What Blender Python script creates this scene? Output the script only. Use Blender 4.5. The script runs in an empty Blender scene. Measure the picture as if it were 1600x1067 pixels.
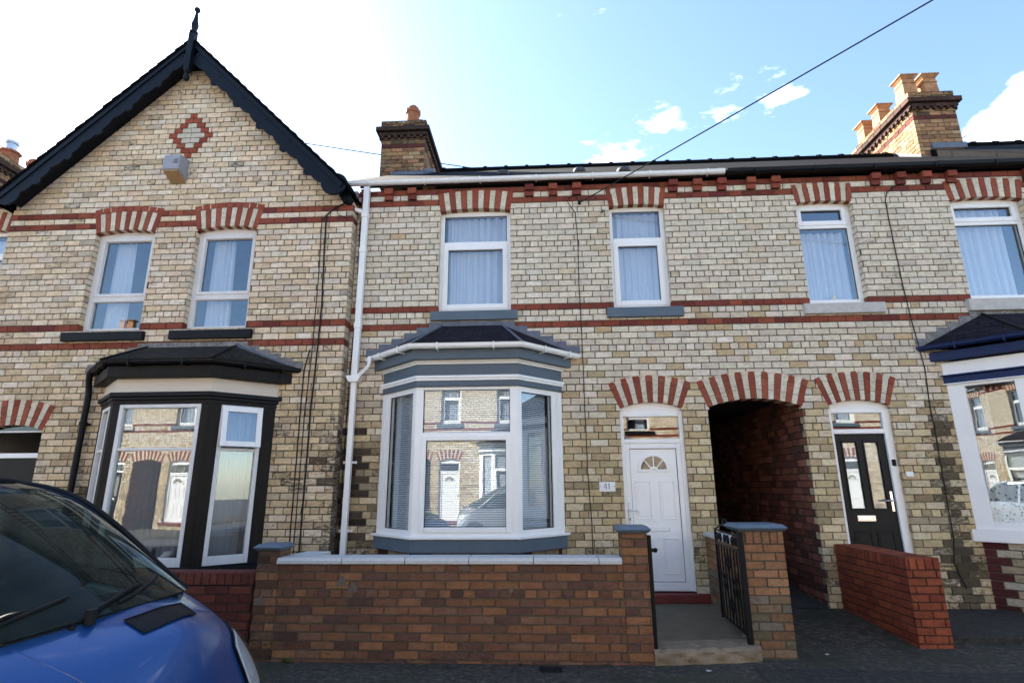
import bpy, math, random
from mathutils import Vector, Matrix, noise as mnoise
rnd = random.Random(41)
sc = bpy.context.scene
C = sc.collection
R = math.radians

# ------------------------------------------------------------------ camera
cam_d = bpy.data.cameras.new("camera"); cam = bpy.data.objects.new("camera", cam_d); C.objects.link(cam)
F, YAW, PITCH, ROLL, DIST = 863.8, -0.050804, 0.255723, -0.005951, 7.3194
cy_, sy_ = math.cos(YAW), math.sin(YAW); cp_, sp_ = math.cos(PITCH), math.sin(PITCH)
fwd = Vector((sy_*cp_, cy_*cp_, sp_)); rgt = Vector((cy_, -sy_, 0)); up = rgt.cross(fwd)
cr_, sr_ = math.cos(ROLL), math.sin(ROLL)
r2 = rgt*cr_ + up*sr_; u2 = up*cr_ - rgt*sr_
M4 = Matrix((r2, u2, -fwd)).transposed().to_4x4(); M4.translation = Vector((0, -DIST, 1.5))
cam.matrix_world = M4
cam_d.sensor_width = 36; cam_d.lens = 36*F/1600; cam_d.clip_start = 0.05; cam_d.clip_end = 2000
sc.camera = cam

# ------------------------------------------------------------------ world, sun, exposure
SUN_AZ, SUN_EL = -50.0, 36.0            # azimuth from +Y towards +X
w = bpy.data.worlds.new("World"); sc.world = w; w.use_nodes = True
nt = w.node_tree; nt.nodes.clear(); N = nt.nodes.new; L = nt.links.new
out = N("ShaderNodeOutputWorld"); bg = N("ShaderNodeBackground"); sky = N("ShaderNodeTexSky")
sky.sky_type = 'NISHITA'; sky.sun_disc = False; sky.sun_elevation = R(SUN_EL); sky.sun_rotation = R(SUN_AZ)
sky.air_density = 1.0; sky.dust_density = 0.5; sky.ozone_density = 2.2
tc = N("ShaderNodeTexCoord"); mp = N("ShaderNodeMapping"); mp.inputs["Scale"].default_value = (1, 1, 2.6)
mp.inputs["Location"].default_value = (0.35, 0.1, 0.0)
n1 = N("ShaderNodeTexNoise"); n1.inputs["Scale"].default_value = 3.2; n1.inputs["Detail"].default_value = 9; n1.inputs["Roughness"].default_value = 0.58
rp = N("ShaderNodeValToRGB"); rp.color_ramp.elements[0].position = 0.62; rp.color_ramp.elements[1].position = 0.80
rp.color_ramp.elements[0].color = (0, 0, 0, 1); rp.color_ramp.elements[1].color = (1, 1, 1, 1)
mx = N("ShaderNodeMix"); mx.data_type = 'RGBA'
sep = N("ShaderNodeSeparateXYZ"); L(tc.outputs["Generated"], sep.inputs[0])
# a bank of cumulus low on the right
def gauss(nrm, width):
    d = N("ShaderNodeVectorMath"); d.operation = 'DOT_PRODUCT'; L(tc.outputs["Generated"], d.inputs[0]); d.inputs[1].default_value = nrm
    m = N("ShaderNodeMapRange"); m.inputs["From Min"].default_value = math.cos(width); m.inputs["From Max"].default_value = math.cos(width*0.35)
    m.interpolation_type = 'SMOOTHSTEP'; L(d.outputs["Value"], m.inputs["Value"]); return m.outputs[0]
def dirv(az, el):
    return (math.sin(R(az))*math.cos(R(el)), math.cos(R(az))*math.cos(R(el)), math.sin(R(el)))
add = N("ShaderNodeMath"); add.operation = 'MULTIPLY_ADD'
L(gauss(dirv(48, 19), R(13)), add.inputs[0]); add.inputs[1].default_value = 0.30; L(n1.outputs["Fac"], add.inputs[2])
add2 = N("ShaderNodeMath"); add2.operation = 'MULTIPLY_ADD'
L(gauss(dirv(11, 33), R(7)), add2.inputs[0]); add2.inputs[1].default_value = 0.09; L(add.outputs[0], add2.inputs[2])
L(tc.outputs["Generated"], mp.inputs[0]); L(mp.outputs[0], n1.inputs["Vector"]); L(add2.outputs[0], rp.inputs[0])
mul = N("ShaderNodeMath"); mul.operation = 'MULTIPLY'; mul.inputs[1].default_value = 0.8
L(rp.outputs[0], mul.inputs[0]); L(mul.outputs[0], mx.inputs["Factor"])
L(sky.outputs[0], mx.inputs["A"]); mx.inputs["B"].default_value = (17, 17.5, 18, 1)
L(mx.outputs["Result"], bg.inputs["Color"]); bg.inputs["Strength"].default_value = 0.075
L(bg.outputs[0], out.inputs[0])

sd = bpy.data.lights.new("sun", 'SUN'); sd.energy = 5.0; sd.angle = R(0.5); sd.color = (1.0, 0.93, 0.82)
so = bpy.data.objects.new("sun", sd); C.objects.link(so)
so.rotation_euler = Vector(dirv(SUN_AZ, SUN_EL)).to_track_quat('Z', 'Y').to_euler(); so.location = (-10, 10, 20)
vs = sc.view_settings; vs.view_transform = 'Standard'; vs.look = 'None'; vs.exposure = 2.52; vs.gamma = 1.0
try: vs.use_curve_mapping = False
except Exception: pass
sc.render.engine = 'CYCLES'
sc.cycles.max_bounces = 8; sc.cycles.transparent_max_bounces = 16

# ------------------------------------------------------------------ materials
MATS = {}
def newmat(name):
    m = bpy.data.materials.new(name); m.use_nodes = True; MATS[name] = m
    return m, m.node_tree, m.node_tree.nodes["Principled BSDF"]
def noise(t, scale, detail=4, rough=.55, coord='Object', stretch=None):
    c = t.nodes.new("ShaderNodeTexCoord"); n = t.nodes.new("ShaderNodeTexNoise")
    n.inputs["Scale"].default_value = scale; n.inputs["Detail"].default_value = detail; n.inputs["Roughness"].default_value = rough
    if stretch:
        m = t.nodes.new("ShaderNodeMapping"); m.inputs["Scale"].default_value = stretch
        t.links.new(c.outputs[coord], m.inputs[0]); t.links.new(m.outputs[0], n.inputs["Vector"])
    else: t.links.new(c.outputs[coord], n.inputs["Vector"])
    return n.outputs["Fac"]
def ramp(t, fac, stops):
    r = t.nodes.new("ShaderNodeValToRGB"); e = r.color_ramp.elements
    while len(e) < len(stops): e.new(0.5)
    for k, (p, c) in enumerate(stops):
        e[k].position = p; e[k].color = (c[0], c[1], c[2], 1) if len(c) == 3 else c
    t.links.new(fac, r.inputs[0]); return r.outputs[0]
def mixc(t, a, b, fac, mode='MIX'):
    m = t.nodes.new("ShaderNodeMix"); m.data_type = 'RGBA'; m.blend_type = mode
    for s, v in (("A", a), ("B", b), ("Factor", fac)):
        if isinstance(v, (int, float)): m.inputs[s].default_value = v
        elif isinstance(v, tuple): m.inputs[s].default_value = (v[0], v[1], v[2], 1)
        else: t.links.new(v, m.inputs[s])
    return m.outputs["Result"]
def _mth(t, op, a, b=None, c=None):
    m = t.nodes.new("ShaderNodeMath"); m.operation = op; m.use_clamp = False
    for k, v in enumerate((a, b, c)):
        if v is None: continue
        if isinstance(v, (int, float)): m.inputs[k].default_value = v
        else: t.links.new(v, m.inputs[k])
    return m.outputs[0]
mth = _mth
def bump(t, bs, h, dist=.002, strength=.6):
    b = t.nodes.new("ShaderNodeBump"); b.inputs["Distance"].default_value = dist; b.inputs["Strength"].default_value = strength
    t.links.new(h, b.inputs["Height"]); t.links.new(b.outputs[0], bs.inputs["Normal"])

def brick_mat(name, mortar=False):
    m, t, bs = newmat(name)
    a = t.nodes.new("ShaderNodeAttribute"); a.attribute_name = "Col"
    f1 = noise(t, 55, 5, .65); f2 = noise(t, 9, 4, .6); f3 = noise(t, 190, 2, .6)
    c = mixc(t, a.outputs["Color"], ramp(t, f1, [(.25, (.72, .68, .64)), (.5, (1, 1, 1)), (.75, (1.12, 1.11, 1.09))]), 1.0, 'MULTIPLY')
    c = mixc(t, c, ramp(t, f2, [(.3, (.86, .84, .82)), (.62, (1.05, 1.05, 1.05))]), 1.0, 'MULTIPLY')
    sm = noise(t, 1.0, 5, .65, stretch=(13, 13, 42)); sm2 = noise(t, 34, 5, .75)
    if not mortar:
        c = mixc(t, c, ramp(t, sm, [(.50, (1, 1, 1)), (.66, (.60, .57, .54))]), .6, 'MULTIPLY')
        c = mixc(t, c, ramp(t, sm2, [(.36, (.62, .58, .54)), (.47, (1, 1, 1)), (.62, (1, 1, 1)), (.74, (1.15, 1.14, 1.12))]), .6, 'MULTIPLY')
    # soot and damp: alpha of the attribute says how dirty the brick is
    d = mth(t, 'ADD', mth(t, 'MULTIPLY', noise(t, 17, 6, .7, stretch=(1, 1, 2.2)), 1.25), a.outputs["Alpha"])
    dm = t.nodes.new("ShaderNodeMapRange"); dm.inputs["From Min"].default_value = .98; dm.inputs["From Max"].default_value = 1.28
    dm.interpolation_type = 'SMOOTHSTEP'; t.links.new(d, dm.inputs["Value"])
    c = mixc(t, c, (.028, .023, .018), mth(t, 'MULTIPLY', dm.outputs[0], .86))
    t.links.new(c, bs.inputs["Base Color"]); bs.inputs["Roughness"].default_value = .88
    bs.inputs["Specular IOR Level"].default_value = .25
    bump(t, bs, mth(t, 'ADD', f1, mth(t, 'MULTIPLY', f3, .5)), .004 if not mortar else .006, .7)
    return m
brick_mat("brick"); brick_mat("mortar", True)

def simple(name, col, rough=.6, spec=.5, var=.0, vscale=8, bumpd=0, bscale=60, metal=0, coat=0, stretch=None, dark=None, dpos=.62):
    m, t, bs = newmat(name)
    bs.inputs["Roughness"].default_value = rough; bs.inputs["Metallic"].default_value = metal
    bs.inputs["Specular IOR Level"].default_value = spec
    if coat: bs.inputs["Coat Weight"].default_value = coat; bs.inputs["Coat Roughness"].default_value = .04
    if var or dark:
        f = noise(t, vscale, 6, .6, stretch=stretch)
        lo = tuple(x*(1-var) for x in col); hi = tuple(min(1, x*(1+var)) for x in col)
        c = ramp(t, f, [(.3, lo), (.7, hi)])
        if dark:
            f2 = noise(t, vscale*3.1, 7, .7, stretch=stretch)
            c = mixc(t, c, dark, ramp(t, f2, [(dpos, (0, 0, 0)), (dpos+.09, (1, 1, 1))]))
        t.links.new(c, bs.inputs["Base Color"])
    else: bs.inputs["Base Color"].default_value = (*col, 1)
    if bumpd: bump(t, bs, noise(t, bscale, 5, .6), bumpd, .7)
    return m
simple("upvc", (.88, .86, .82), .28, .5, .03, 3)
simple("upvc_grimy", (.80, .78, .75), .4, .5, .06, 6, dark=(.35, .31, .26), dpos=.68)
simple("old_white_wood", (.70, .67, .64), .5, .4, .06, 5, bumpd=.0015, bscale=40, dark=(.16, .11, .08), dpos=.70)
simple("cream_panel", (.66, .58, .48), .5, .3, .05, 4, stretch=(.6, .6, 8))
simple("grey_paint", (.085, .112, .14), .45, .4, .06, 5)
simple("grey_sill", (.10, .135, .165), .55, .3, .08, 9, bumpd=.002)
simple("black_paint", (.005, .005, .007), .5, .2, .3, 6, bumpd=.001, bscale=30)
simple("brown_black_wood", (.010, .007, .005), .55, .18, .5, 3, bumpd=.002, bscale=25, stretch=(6, 6, .7), dark=(.035, .026, .019), dpos=.6)
simple("navy_paint", (.003, .005, .010), .5, .2, .25, 7)
simple("iron", (.004, .004, .005), .5, .2, .2, 20, bumpd=.0008)
simple("blue_paint", (.005, .017, .075), .45, .25, .12, 5)
simple("stone_sill", (.50, .47, .43), .75, .3, .12, 14, bumpd=.002, dark=(.2, .18, .15), dpos=.66)
simple("lead", (.105, .12, .15), .5, .5, .25, 9, bumpd=.003, bscale=14)
simple("slate_lead", (.05, .055, .065), .6, .3, .2, 9)
simple("old_lead", (.20, .19, .18), .7, .4, .45, 12, bumpd=.006, bscale=18, dark=(.04, .04, .03), dpos=.55)
simple("coping", (.52, .50, .46), .85, .2, .10, 30, bumpd=.003, bscale=80, dark=(.22, .2, .17), dpos=.70)
simple("cap_paint", (.11, .145, .18), .6, .3, .10, 10, bumpd=.002)
simple("terracotta", (.30, .115, .06), .8, .2, .25, 10, bumpd=.002, dark=(.05, .035, .03), dpos=.62)
simple("buff_clay", (.40, .20, .095), .8, .2, .3, 9, bumpd=.002, dark=(.08, .055, .04), dpos=.60)
simple("steel", (.5, .5, .52), .35, .5, metal=1)
simple("chrome", (.7, .7, .72), .15, .5, metal=1)
simple("brass_white", (.75, .74, .70), .3, .5)
simple("red_tile", (.15, .022, .02), .45, .5, .25, 6)
simple("concrete", (.14, .115, .078), .9, .2, .16, 7, bumpd=.006, bscale=90, dark=(.10, .09, .07), dpos=.60)
simple("step_stone", (.22, .17, .115), .9, .2, .25, 9, bumpd=.012, bscale=16, dark=(.09, .075, .055), dpos=.58)
simple("plaster", (.30, .28, .26), .9, .2, .1, 3)
simple("dark_room", (.06, .055, .05), .9, .2)
simple("wood_raw", (.36, .23, .12), .8, .2, .3, 8, stretch=(12, 1, 1))
simple("vent_plastic", (.30, .30, .33), .5, .4, .08, 12, dark=(.25, .24, .25), dpos=.66)
simple("black_composite", (.006, .0055, .006), .45, .25, .3, 10, bumpd=.0006, bscale=50, stretch=(3, 3, .3))
simple("rubber", (.005, .005, .005), .7, .3)
simple("trim_plastic", (.006, .006, .007), .6, .2, .2, 20, bumpd=.001, bscale=200)
simple("curtain", (.88, .89, .92), .9, .1)
simple("blind", (.78, .80, .82), .5, .3)
simple("lamp_reflector", (.70, .70, .68), .3, .6, .25, 14)
simple("paper", (.30, .62, .72), .7, .2)
simple("van_roof_grey", (.20, .20, .21), .5, .4, metal=.3)
simple("fabric_grey", (.05, .05, .055), .9, .2)
simple("paper_white", (.5, .5, .48), .8, .1); simple("dry_leaf", (.12, .07, .03), .8, .1)
simple("weed_leaf", (.055, .10, .025), .7, .2, .3, 30)
simple("cable_black", (.010, .010, .010), .6, .3)
simple("plate_white", (.82, .82, .80), .3, .5)
simple("ink", (.06, .055, .05), .5, .3)
simple("ornament", (.6, .58, .52), .35, .5)
simple("car_silver", (.33, .35, .38), .3, .5, metal=.6, coat=1)
simple("bin_blue", (.015, .07, .32), .45, .4)

# translucent curtains
m = MATS["curtain"]; t = m.node_tree; bs = t.nodes["Principled BSDF"]; o = t.nodes["Material Output"]
tr = t.nodes.new("ShaderNodeBsdfTranslucent"); tr.inputs[0].default_value = (.85, .87, .92, 1)
ms = t.nodes.new("ShaderNodeMixShader"); ms.inputs[0].default_value = .35
t.links.new(bs.outputs[0], ms.inputs[1]); t.links.new(tr.outputs[0], ms.inputs[2]); t.links.new(ms.outputs[0], o.inputs[0])
# sheer net: partly see-through weave
def sheer(name, alpha):
    m, t, bs = newmat(name); bs.inputs["Base Color"].default_value = (.55, .55, .55, 1); bs.inputs["Roughness"].default_value = .9
    bs.inputs["Alpha"].default_value = alpha
    return m
sheer("net", .50); 
m, t, bs = newmat("lace")
c = noise(t, 55, 3, .6); v = t.nodes.new("ShaderNodeTexVoronoi"); v.inputs["Scale"].default_value = 26; tcx = t.nodes.new("ShaderNodeTexCoord"); t.links.new(tcx.outputs["Object"], v.inputs["Vector"])
bs.inputs["Base Color"].default_value = (.8, .8, .78, 1); bs.inputs["Roughness"].default_value = .9
al = ramp(t, v.outputs["Distance"], [(.28, (.15, .15, .15)), (.36, (.95, .95, .95))]); t.links.new(al, bs.inputs["Alpha"])

def glass(name, ior=1.9, tint=(1, 1, 1), wob=.0, wscale=2.0):
    m, t, bs = newmat(name); t.nodes.remove(bs); o = t.nodes["Material Output"]
    fr = t.nodes.new("ShaderNodeFresnel"); ge = t.nodes.new("ShaderNodeNewGeometry"); t.links.new(mth(t, 'ADD', ior, mth(t, 'MULTIPLY', ge.outputs["Backfacing"], 1/ior-ior)), fr.inputs["IOR"])
    gl = t.nodes.new("ShaderNodeBsdfGlossy"); gl.inputs["Roughness"].default_value = 0.0; gl.inputs["Color"].default_value = (.88, .94, 1, 1)
    tp = t.nodes.new("ShaderNodeBsdfTransparent"); tp.inputs[0].default_value = (*tint, 1)
    mx = t.nodes.new("ShaderNodeMixShader"); t.links.new(fr.outputs[0], mx.inputs[0]); t.links.new(tp.outputs[0], mx.inputs[1]); t.links.new(gl.outputs[0], mx.inputs[2])
    t.links.new(mx.outputs[0], o.inputs[0])
    if wob:
        b = t.nodes.new("ShaderNodeBump"); b.inputs["Distance"].default_value = wob; b.inputs["Strength"].default_value = 1
        t.links.new(noise(t, wscale, 2, .4), b.inputs["Height"]); t.links.new(b.outputs[0], gl.inputs["Normal"])
    return m
glass("glass", 1.95, (.93, .95, .96), .0007, 1.6); glass("glass_old", 1.95, (.94, .95, .95), .0012, 1.4); glass("glass_car", 1.16, (.13, .18, .155)); glass("glass_fan", 1.6, (.7, .68, .62), .002, 9)
m = MATS["glass_car"]; t = m.node_tree; o_ = t.nodes["Material Output"]; df = t.nodes.new("ShaderNodeBsdfDiffuse"); df.inputs[0].default_value = (.16, .20, .17, 1)
ms = t.nodes.new("ShaderNodeMixShader"); t.links.new(ramp(t, noise(t, 6, 5, .6), [(.3, (.05, .05, .05)), (.7, (.13, .13, .13))]), ms.inputs[0]); t.links.new(o_.inputs[0].links[0].from_socket, ms.inputs[1]); t.links.new(df.outputs[0], ms.inputs[2]); t.links.new(ms.outputs[0], o_.inputs[0])
glass("lamp_lens", 1.3, (.85, .87, .88))

# slate (uses UV in metres)
def slate_mat(name, c1, c2, cm, moss=False):
    m, t, bs = newmat(name)
    uv = t.nodes.new("ShaderNodeUVMap"); br = t.nodes.new("ShaderNodeTexBrick")
    br.inputs["Scale"].default_value = 1; br.inputs["Brick Width"].default_value = .25; br.inputs["Row Height"].default_value = .11
    br.inputs["Mortar Size"].default_value = .0045; br.inputs["Mortar Smooth"].default_value = .2
    for k, c in (("Color1", c1), ("Color2", c2), ("Mortar", cm)): br.inputs[k].default_value = (*c, 1)
    t.links.new(uv.outputs[0], br.inputs["Vector"])
    c = mixc(t, br.outputs["Color"], ramp(t, noise(t, 14, 6, .65), [(.3, (.6, .6, .6)), (.7, (1.5, 1.5, 1.55))]), 1, 'MULTIPLY')
    c = mixc(t, c, (.05, .05, .045), ramp(t, noise(t, 30, 4, .7), [(.66, (0, 0, 0)), (.72, (.8, .8, .8))]))
    t.links.new(c, bs.inputs["Base Color"]); bs.inputs["Roughness"].default_value = .9; bs.inputs["Specular IOR Level"].default_value = .08
    bump(t, bs, mth(t, 'ADD', mth(t, 'MULTIPLY', br.outputs["Fac"], -1.0), mth(t, 'MULTIPLY', noise(t, 25, 4, .6), .35)), .008, .8)
slate_mat("slate", (.007, .007, .0075), (.005, .005, .0055), (.0015, .0015, .0015))
slate_mat("slate_dark", (.016, .014, .018), (.026, .022, .028), (.003, .003, .003))
slate_mat("slate_mossy", (.030, .026, .021), (.040, .036, .028), (.005, .005, .004))

# plain shader brick for hidden or far sides
m, t, bs = newmat("brick_plain")
tcx = t.nodes.new("ShaderNodeTexCoord"); sp = t.nodes.new("ShaderNodeSeparateXYZ"); t.links.new(tcx.outputs["Object"], sp.inputs[0])
cb = t.nodes.new("ShaderNodeCombineXYZ"); t.links.new(mth(t, 'ADD', sp.outputs[0], sp.outputs[1]), cb.inputs[0]); t.links.new(sp.outputs[2], cb.inputs[1])
br = t.nodes.new("ShaderNodeTexBrick"); br.inputs["Scale"].default_value = 1; br.inputs["Brick Width"].default_value = .232; br.inputs["Row Height"].default_value = .087
br.inputs["Mortar Size"].default_value = .005
for k, c in (("Color1", (.36, .27, .16)), ("Color2", (.24, .17, .10)), ("Mortar", (.10, .08, .06))): br.inputs[k].default_value = (*c, 1)
t.links.new(cb.outputs[0], br.inputs["Vector"])
t.links.new(mixc(t, br.outputs["Color"], ramp(t, noise(t, 12, 5, .6), [(.3, (.55, .55, .55)), (.7, (1.2, 1.2, 1.2))]), 1, 'MULTIPLY'), bs.inputs["Base Color"]); bs.inputs["Roughness"].default_value = .9
bump(t, bs, mth(t, 'MULTIPLY', br.outputs["Fac"], -1), .005, .8)

# asphalt
def asphalt(name, base, speck, moss):
    m, t, bs = newmat(name)
    f = noise(t, 5.0, 8, .75); g = noise(t, 17, 10, .88); h = noise(t, 1.1, 5, .7)
    c = ramp(t, f, [(.3, tuple(x*.5 for x in base)), (.7, tuple(x*1.6 for x in base))])
    c = mixc(t, c, speck, ramp(t, g, [(.49, (0, 0, 0)), (.585, (.85, .85, .85))]))
    if moss: c = mixc(t, c, (.028, .030, .010), ramp(t, h, [(.50, (0, 0, 0)), (.62, (.85, .85, .85))])); c = mixc(t, c, (.006, .005, .004), ramp(t, noise(t, 2.3, 7, .8, stretch=(1, 2.2, 1)), [(.54, (0, 0, 0)), (.62, (.7, .7, .7))]))
    t.links.new(c, bs.inputs["Base Color"]); bs.inputs["Roughness"].default_value = .82
    bump(t, bs, mth(t, 'ADD', g, mth(t, 'MULTIPLY', noise(t, 70, 4, .6), 1.0)), .014, .9)
asphalt("pavement_asphalt", (.027, .021, .0145), (.15, .125, .09), True); asphalt("road_asphalt", (.042, .041, .042), (.10, .10, .10), False)
asphalt("patch_asphalt", (.016, .013, .010), (.07, .06, .045), False)
asphalt("passage_floor", (.034, .031, .027), (.09, .085, .075), True)

# van paint
m, t, bs = newmat("van_paint"); bs.inputs["Base Color"].default_value = (.010, .058, .36, 1); bs.inputs["Roughness"].default_value = .34
bs.inputs["Metallic"].default_value = .25; bs.inputs["Coat Weight"].default_value = .5; bs.inputs["Coat Roughness"].default_value = .08
t.links.new(ramp(t, noise(t, 60, 6, .75), [(.35, (.010, .058, .215)), (.70, (.014, .068, .235)), (.78, (.05, .10, .27))]), bs.inputs["Base Color"])

# ------------------------------------------------------------------ mesh builder and objects
OFF = {}
def thing(name, label, cat, loc, group=None):
    o = bpy.data.objects.new(name, None); C.objects.link(o); o.location = loc; o.empty_display_size = .2
    o["label"] = label; o["category"] = cat
    if group: o["group"] = group
    OFF[o.name] = Vector(loc); return o
class MB:
    def __init__(s, xf=None): s.v = []; s.f = []; s.m = []; s.c = []; s.xf = xf; s.uv = {}; s.col = (1, 1, 1, 0); s.mi = 0
    def p(s, a, b, c):
        q = s.xf(a, b, c) if s.xf else (a, b, c); s.v.append(q); s.c.append(s.col); return len(s.v)-1
    def face(s, idx, mi=None): s.f.append(tuple(idx)); s.m.append(s.mi if mi is None else mi)
    def poly(s, pts, mi=None, uv=None):
        i = [s.p(*q) for q in pts]; s.face(i, mi)
        if uv: s.uv[len(s.f)-1] = uv
    def box(s, x0, x1, y0, y1, z0, z1, mi=None):
        if x1 < x0: x0, x1 = x1, x0
        if y1 < y0: y0, y1 = y1, y0
        if z1 < z0: z0, z1 = z1, z0
        b = [s.p(x, y, z) for x in (x0, x1) for y in (y0, y1) for z in (z0, z1)]
        for q in ((0, 1, 3, 2), (4, 6, 7, 5), (0, 4, 5, 1), (2, 3, 7, 6), (0, 2, 6, 4), (1, 5, 7, 3)): s.face([b[k] for k in q], mi)
    def frust(s, x0, x1, z0, z1, df, db, ins=.003, mi=None):
        "a brick face: front at depth df, back rim at db"
        o = [(x0, z0), (x1, z0), (x1, z1), (x0, z1)]; i_ = [(x0+ins, z0+ins), (x1-ins, z0+ins), (x1-ins, z1-ins), (x0+ins, z1-ins)]
        q = rnd.uniform; i_ = [(x+q(-.0022, .0022), z+q(-.0018, .0018)) for x, z in i_]
        a = [s.p(x, db, z) for x, z in o]; b = [s.p(x, df+q(-.0006, .0006), z) for x, z in i_]
        s.face(b, mi)
        for k in range(4): s.face((a[k], a[(k+1) % 4], b[(k+1) % 4], b[k]), mi)
    def prism(s, poly, y0, y1, mi=None, axis='y'):
        def P(a, b, d): return (a, d, b) if axis == 'y' else ((a, b, d) if axis == 'z' else (d, a, b))
        A = [s.p(*P(a, b, y0)) for a, b in poly]; B = [s.p(*P(a, b, y1)) for a, b in poly]; n = len(poly)
        s.face(A[::-1], mi); s.face(B, mi)
        for k in range(n): s.face((A[k], A[(k+1) % n], B[(k+1) % n], B[k]), mi)
    def tube(s, pts, r, n=10, mi=None, cap=True):
        pts = [Vector(q) for q in pts]; rings = []; prev = None
        for k, q in enumerate(pts):
            d = (pts[min(k+1, len(pts)-1)] - pts[max(k-1, 0)]).normalized()
            if prev is None: a = d.orthogonal().normalized()
            else: a = (prev - d*prev.dot(d)).normalized()
            prev = a; b = d.cross(a); rr = r[k] if isinstance(r, (list, tuple)) else r
            rings.append([s.p(*(q + (a*math.cos(6.28318*j/n) + b*math.sin(6.28318*j/n))*rr)) for j in range(n)])
        for k in range(len(rings)-1):
            for j in range(n): s.face((rings[k][j], rings[k][(j+1) % n], rings[k+1][(j+1) % n], rings[k+1][j]), mi)
        if cap: s.face(rings[0][::-1], mi); s.face(rings[-1], mi)
    def lathe(s, x, y, prof, n=14, mi=None):
        rings = [[s.p(x+r*math.cos(6.28318*j/n), y+r*math.sin(6.28318*j/n), z) for j in range(n)] for r, z in prof]
        for k in range(len(rings)-1):
            for j in range(n): s.face((rings[k][j], rings[k][(j+1) % n], rings[k+1][(j+1) % n], rings[k+1][j]), mi)
        s.face(rings[0][::-1], mi); s.face(rings[-1], mi)
    def grid(s, fn, nu, nv, mi=None, uvs=None):
        g = [[s.p(*fn(i/nu, j/nv)) for j in range(nv+1)] for i in range(nu+1)]
        for i in range(nu):
            for j in range(nv): s.face((g[i][j], g[i+1][j], g[i+1][j+1], g[i][j+1]), mi)
    def build(s, name, mats, parent=None, bevel=0, smooth=False, label=None, cat=None, kind=None, group=None, solid=0, seg=2):
        if isinstance(mats, str): mats = [mats]
        me = bpy.data.meshes.new(name)
        if parent is None:
            xs = [q[0] for q in s.v]; ys = [q[1] for q in s.v]; zs = [q[2] for q in s.v]
            off = Vector(((min(xs)+max(xs))/2, (min(ys)+max(ys))/2, min(zs)))
            if kind == 'structure': off = Vector((0, 0, 0))
        else: off = OFF[parent.name]
        me.from_pydata([(q[0]-off[0], q[1]-off[1], q[2]-off[2]) for q in s.v], [], s.f)
        for q in mats: me.materials.append(MATS[q])
        me.polygons.foreach_set("material_index", s.m)
        if smooth: me.polygons.foreach_set("use_smooth", [True]*len(s.f))
        if any(c != (1, 1, 1, 0) for c in s.c[:200]):
            ca = me.color_attributes.new("Col", 'FLOAT_COLOR', 'POINT'); flat = [x for c in s.c for x in c]; ca.data.foreach_set("color", flat)
        if s.uv:
            ul = me.uv_layers.new(name="UVMap")
            for fi, u in s.uv.items():
                for k, li in enumerate(me.polygons[fi].loop_indices): ul.data[li].uv = u[k]
        me.update()
        o = bpy.data.objects.new(name, me); C.objects.link(o)
        if parent is None:
            o.location = off
            if label: o["label"] = label
            if cat: o["category"] = cat
            if kind: o["kind"] = kind
            if group: o["group"] = group
        else:
            o.parent = parent
            if label: o["label"] = label
        OFF[o.name] = off
        if solid:
            q = o.modifiers.new("solid", 'SOLIDIFY'); q.thickness = solid; q.offset = 0
        if bevel:
            q = o.modifiers.new("bevel", 'BEVEL'); q.width = bevel; q.segments = seg; q.limit_method = 'ANGLE'; q.angle_limit = R(50)
        return o
def copy_tree(o, parent=None):
    c = o.copy(); C.objects.link(c); c.parent = parent
    if parent is not None: c.matrix_parent_inverse = o.matrix_parent_inverse.copy()
    for ch in list(o.children): copy_tree(ch, c)
    return c

# ------------------------------------------------------------------ brick engine
BP = .2316
def lerp_table(tab):
    def f(i):
        if i <= tab[0][0]: a, b = tab[0], tab[1]
        elif i >= tab[-1][0]: a, b = tab[-2], tab[-1]
        else:
            for a, b in zip(tab, tab[1:]):
                if a[0] <= i <= b[0]: break
        return a[1] + (b[1]-a[1])*(i-a[0])/(b[0]-a[0])
    return f
def subtract(ivs, bl):
    for (a, b) in bl:
        out_ = []
        for (x, y) in ivs:
            if b <= x or a >= y: out_.append((x, y)); continue
            if a > x: out_.append((x, a))
            if b < y: out_.append((b, y))
        ivs = out_
    return ivs
def bricks(mb, rows, zf, u0, u1, blocked, colfn, mortcol, header=lambda i: False, bp=BP, joint=.0095, dep=.009, offs=0.0, mort=True, closer=None):
    "brick faces on the plane v=0 of mb.xf (v grows into the wall); one mortar strip per course behind them"
    for i in rows:
        zt, zb = zf(i), zf(i+1); zm = (zt+zb)/2
        a0 = u0(zb) if callable(u0) else u0; a1 = u1(zb) if callable(u1) else u1
        ivs = subtract([(a0, a1)], blocked(zm) if blocked else [])
        hd = header(i); w = bp/2 if hd else bp
        o = offs + (bp/4 if hd else (bp/2 if i % 2 else 0))
        wob = rnd.uniform(-.008, .008)
        for (x, y) in ivs:
            if y-x < .02: continue
            if mort:
                mb.col = mortcol((x+y)/2, zm); n = max(1, int((y-x)/.6))
                for k in range(n):
                    xa = x+(y-x)*k/n; xb = x+(y-x)*(k+1)/n; mb.col = mortcol((xa+xb)/2, zm)
                    mb.poly([(xa, dep, zb), (xb, dep, zb), (xb, dep, zt), (xa, dep, zt)], 1)
            k = math.floor((x-o)/w); q = o+k*w+wob
            while q < y:
                a = max(q, x); b = min(q+w, y); q += w
                if b-a < .025: continue
                ja = joint/2+rnd.uniform(-.001, .0015); jb = joint/2+rnd.uniform(-.001, .0015)
                if a == x: ja = 0
                if b == y: jb = 0
                mb.col = colfn(i, (a+b)/2, zm, hd)
                mb.frust(a+ja, b-jb, zb+joint/2+rnd.uniform(-.0012, .0012), zt-joint/2+rnd.uniform(-.0012, .0012), rnd.uniform(-.0012, .0015), dep+.001, rnd.uniform(.002, .004), 0)
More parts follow.
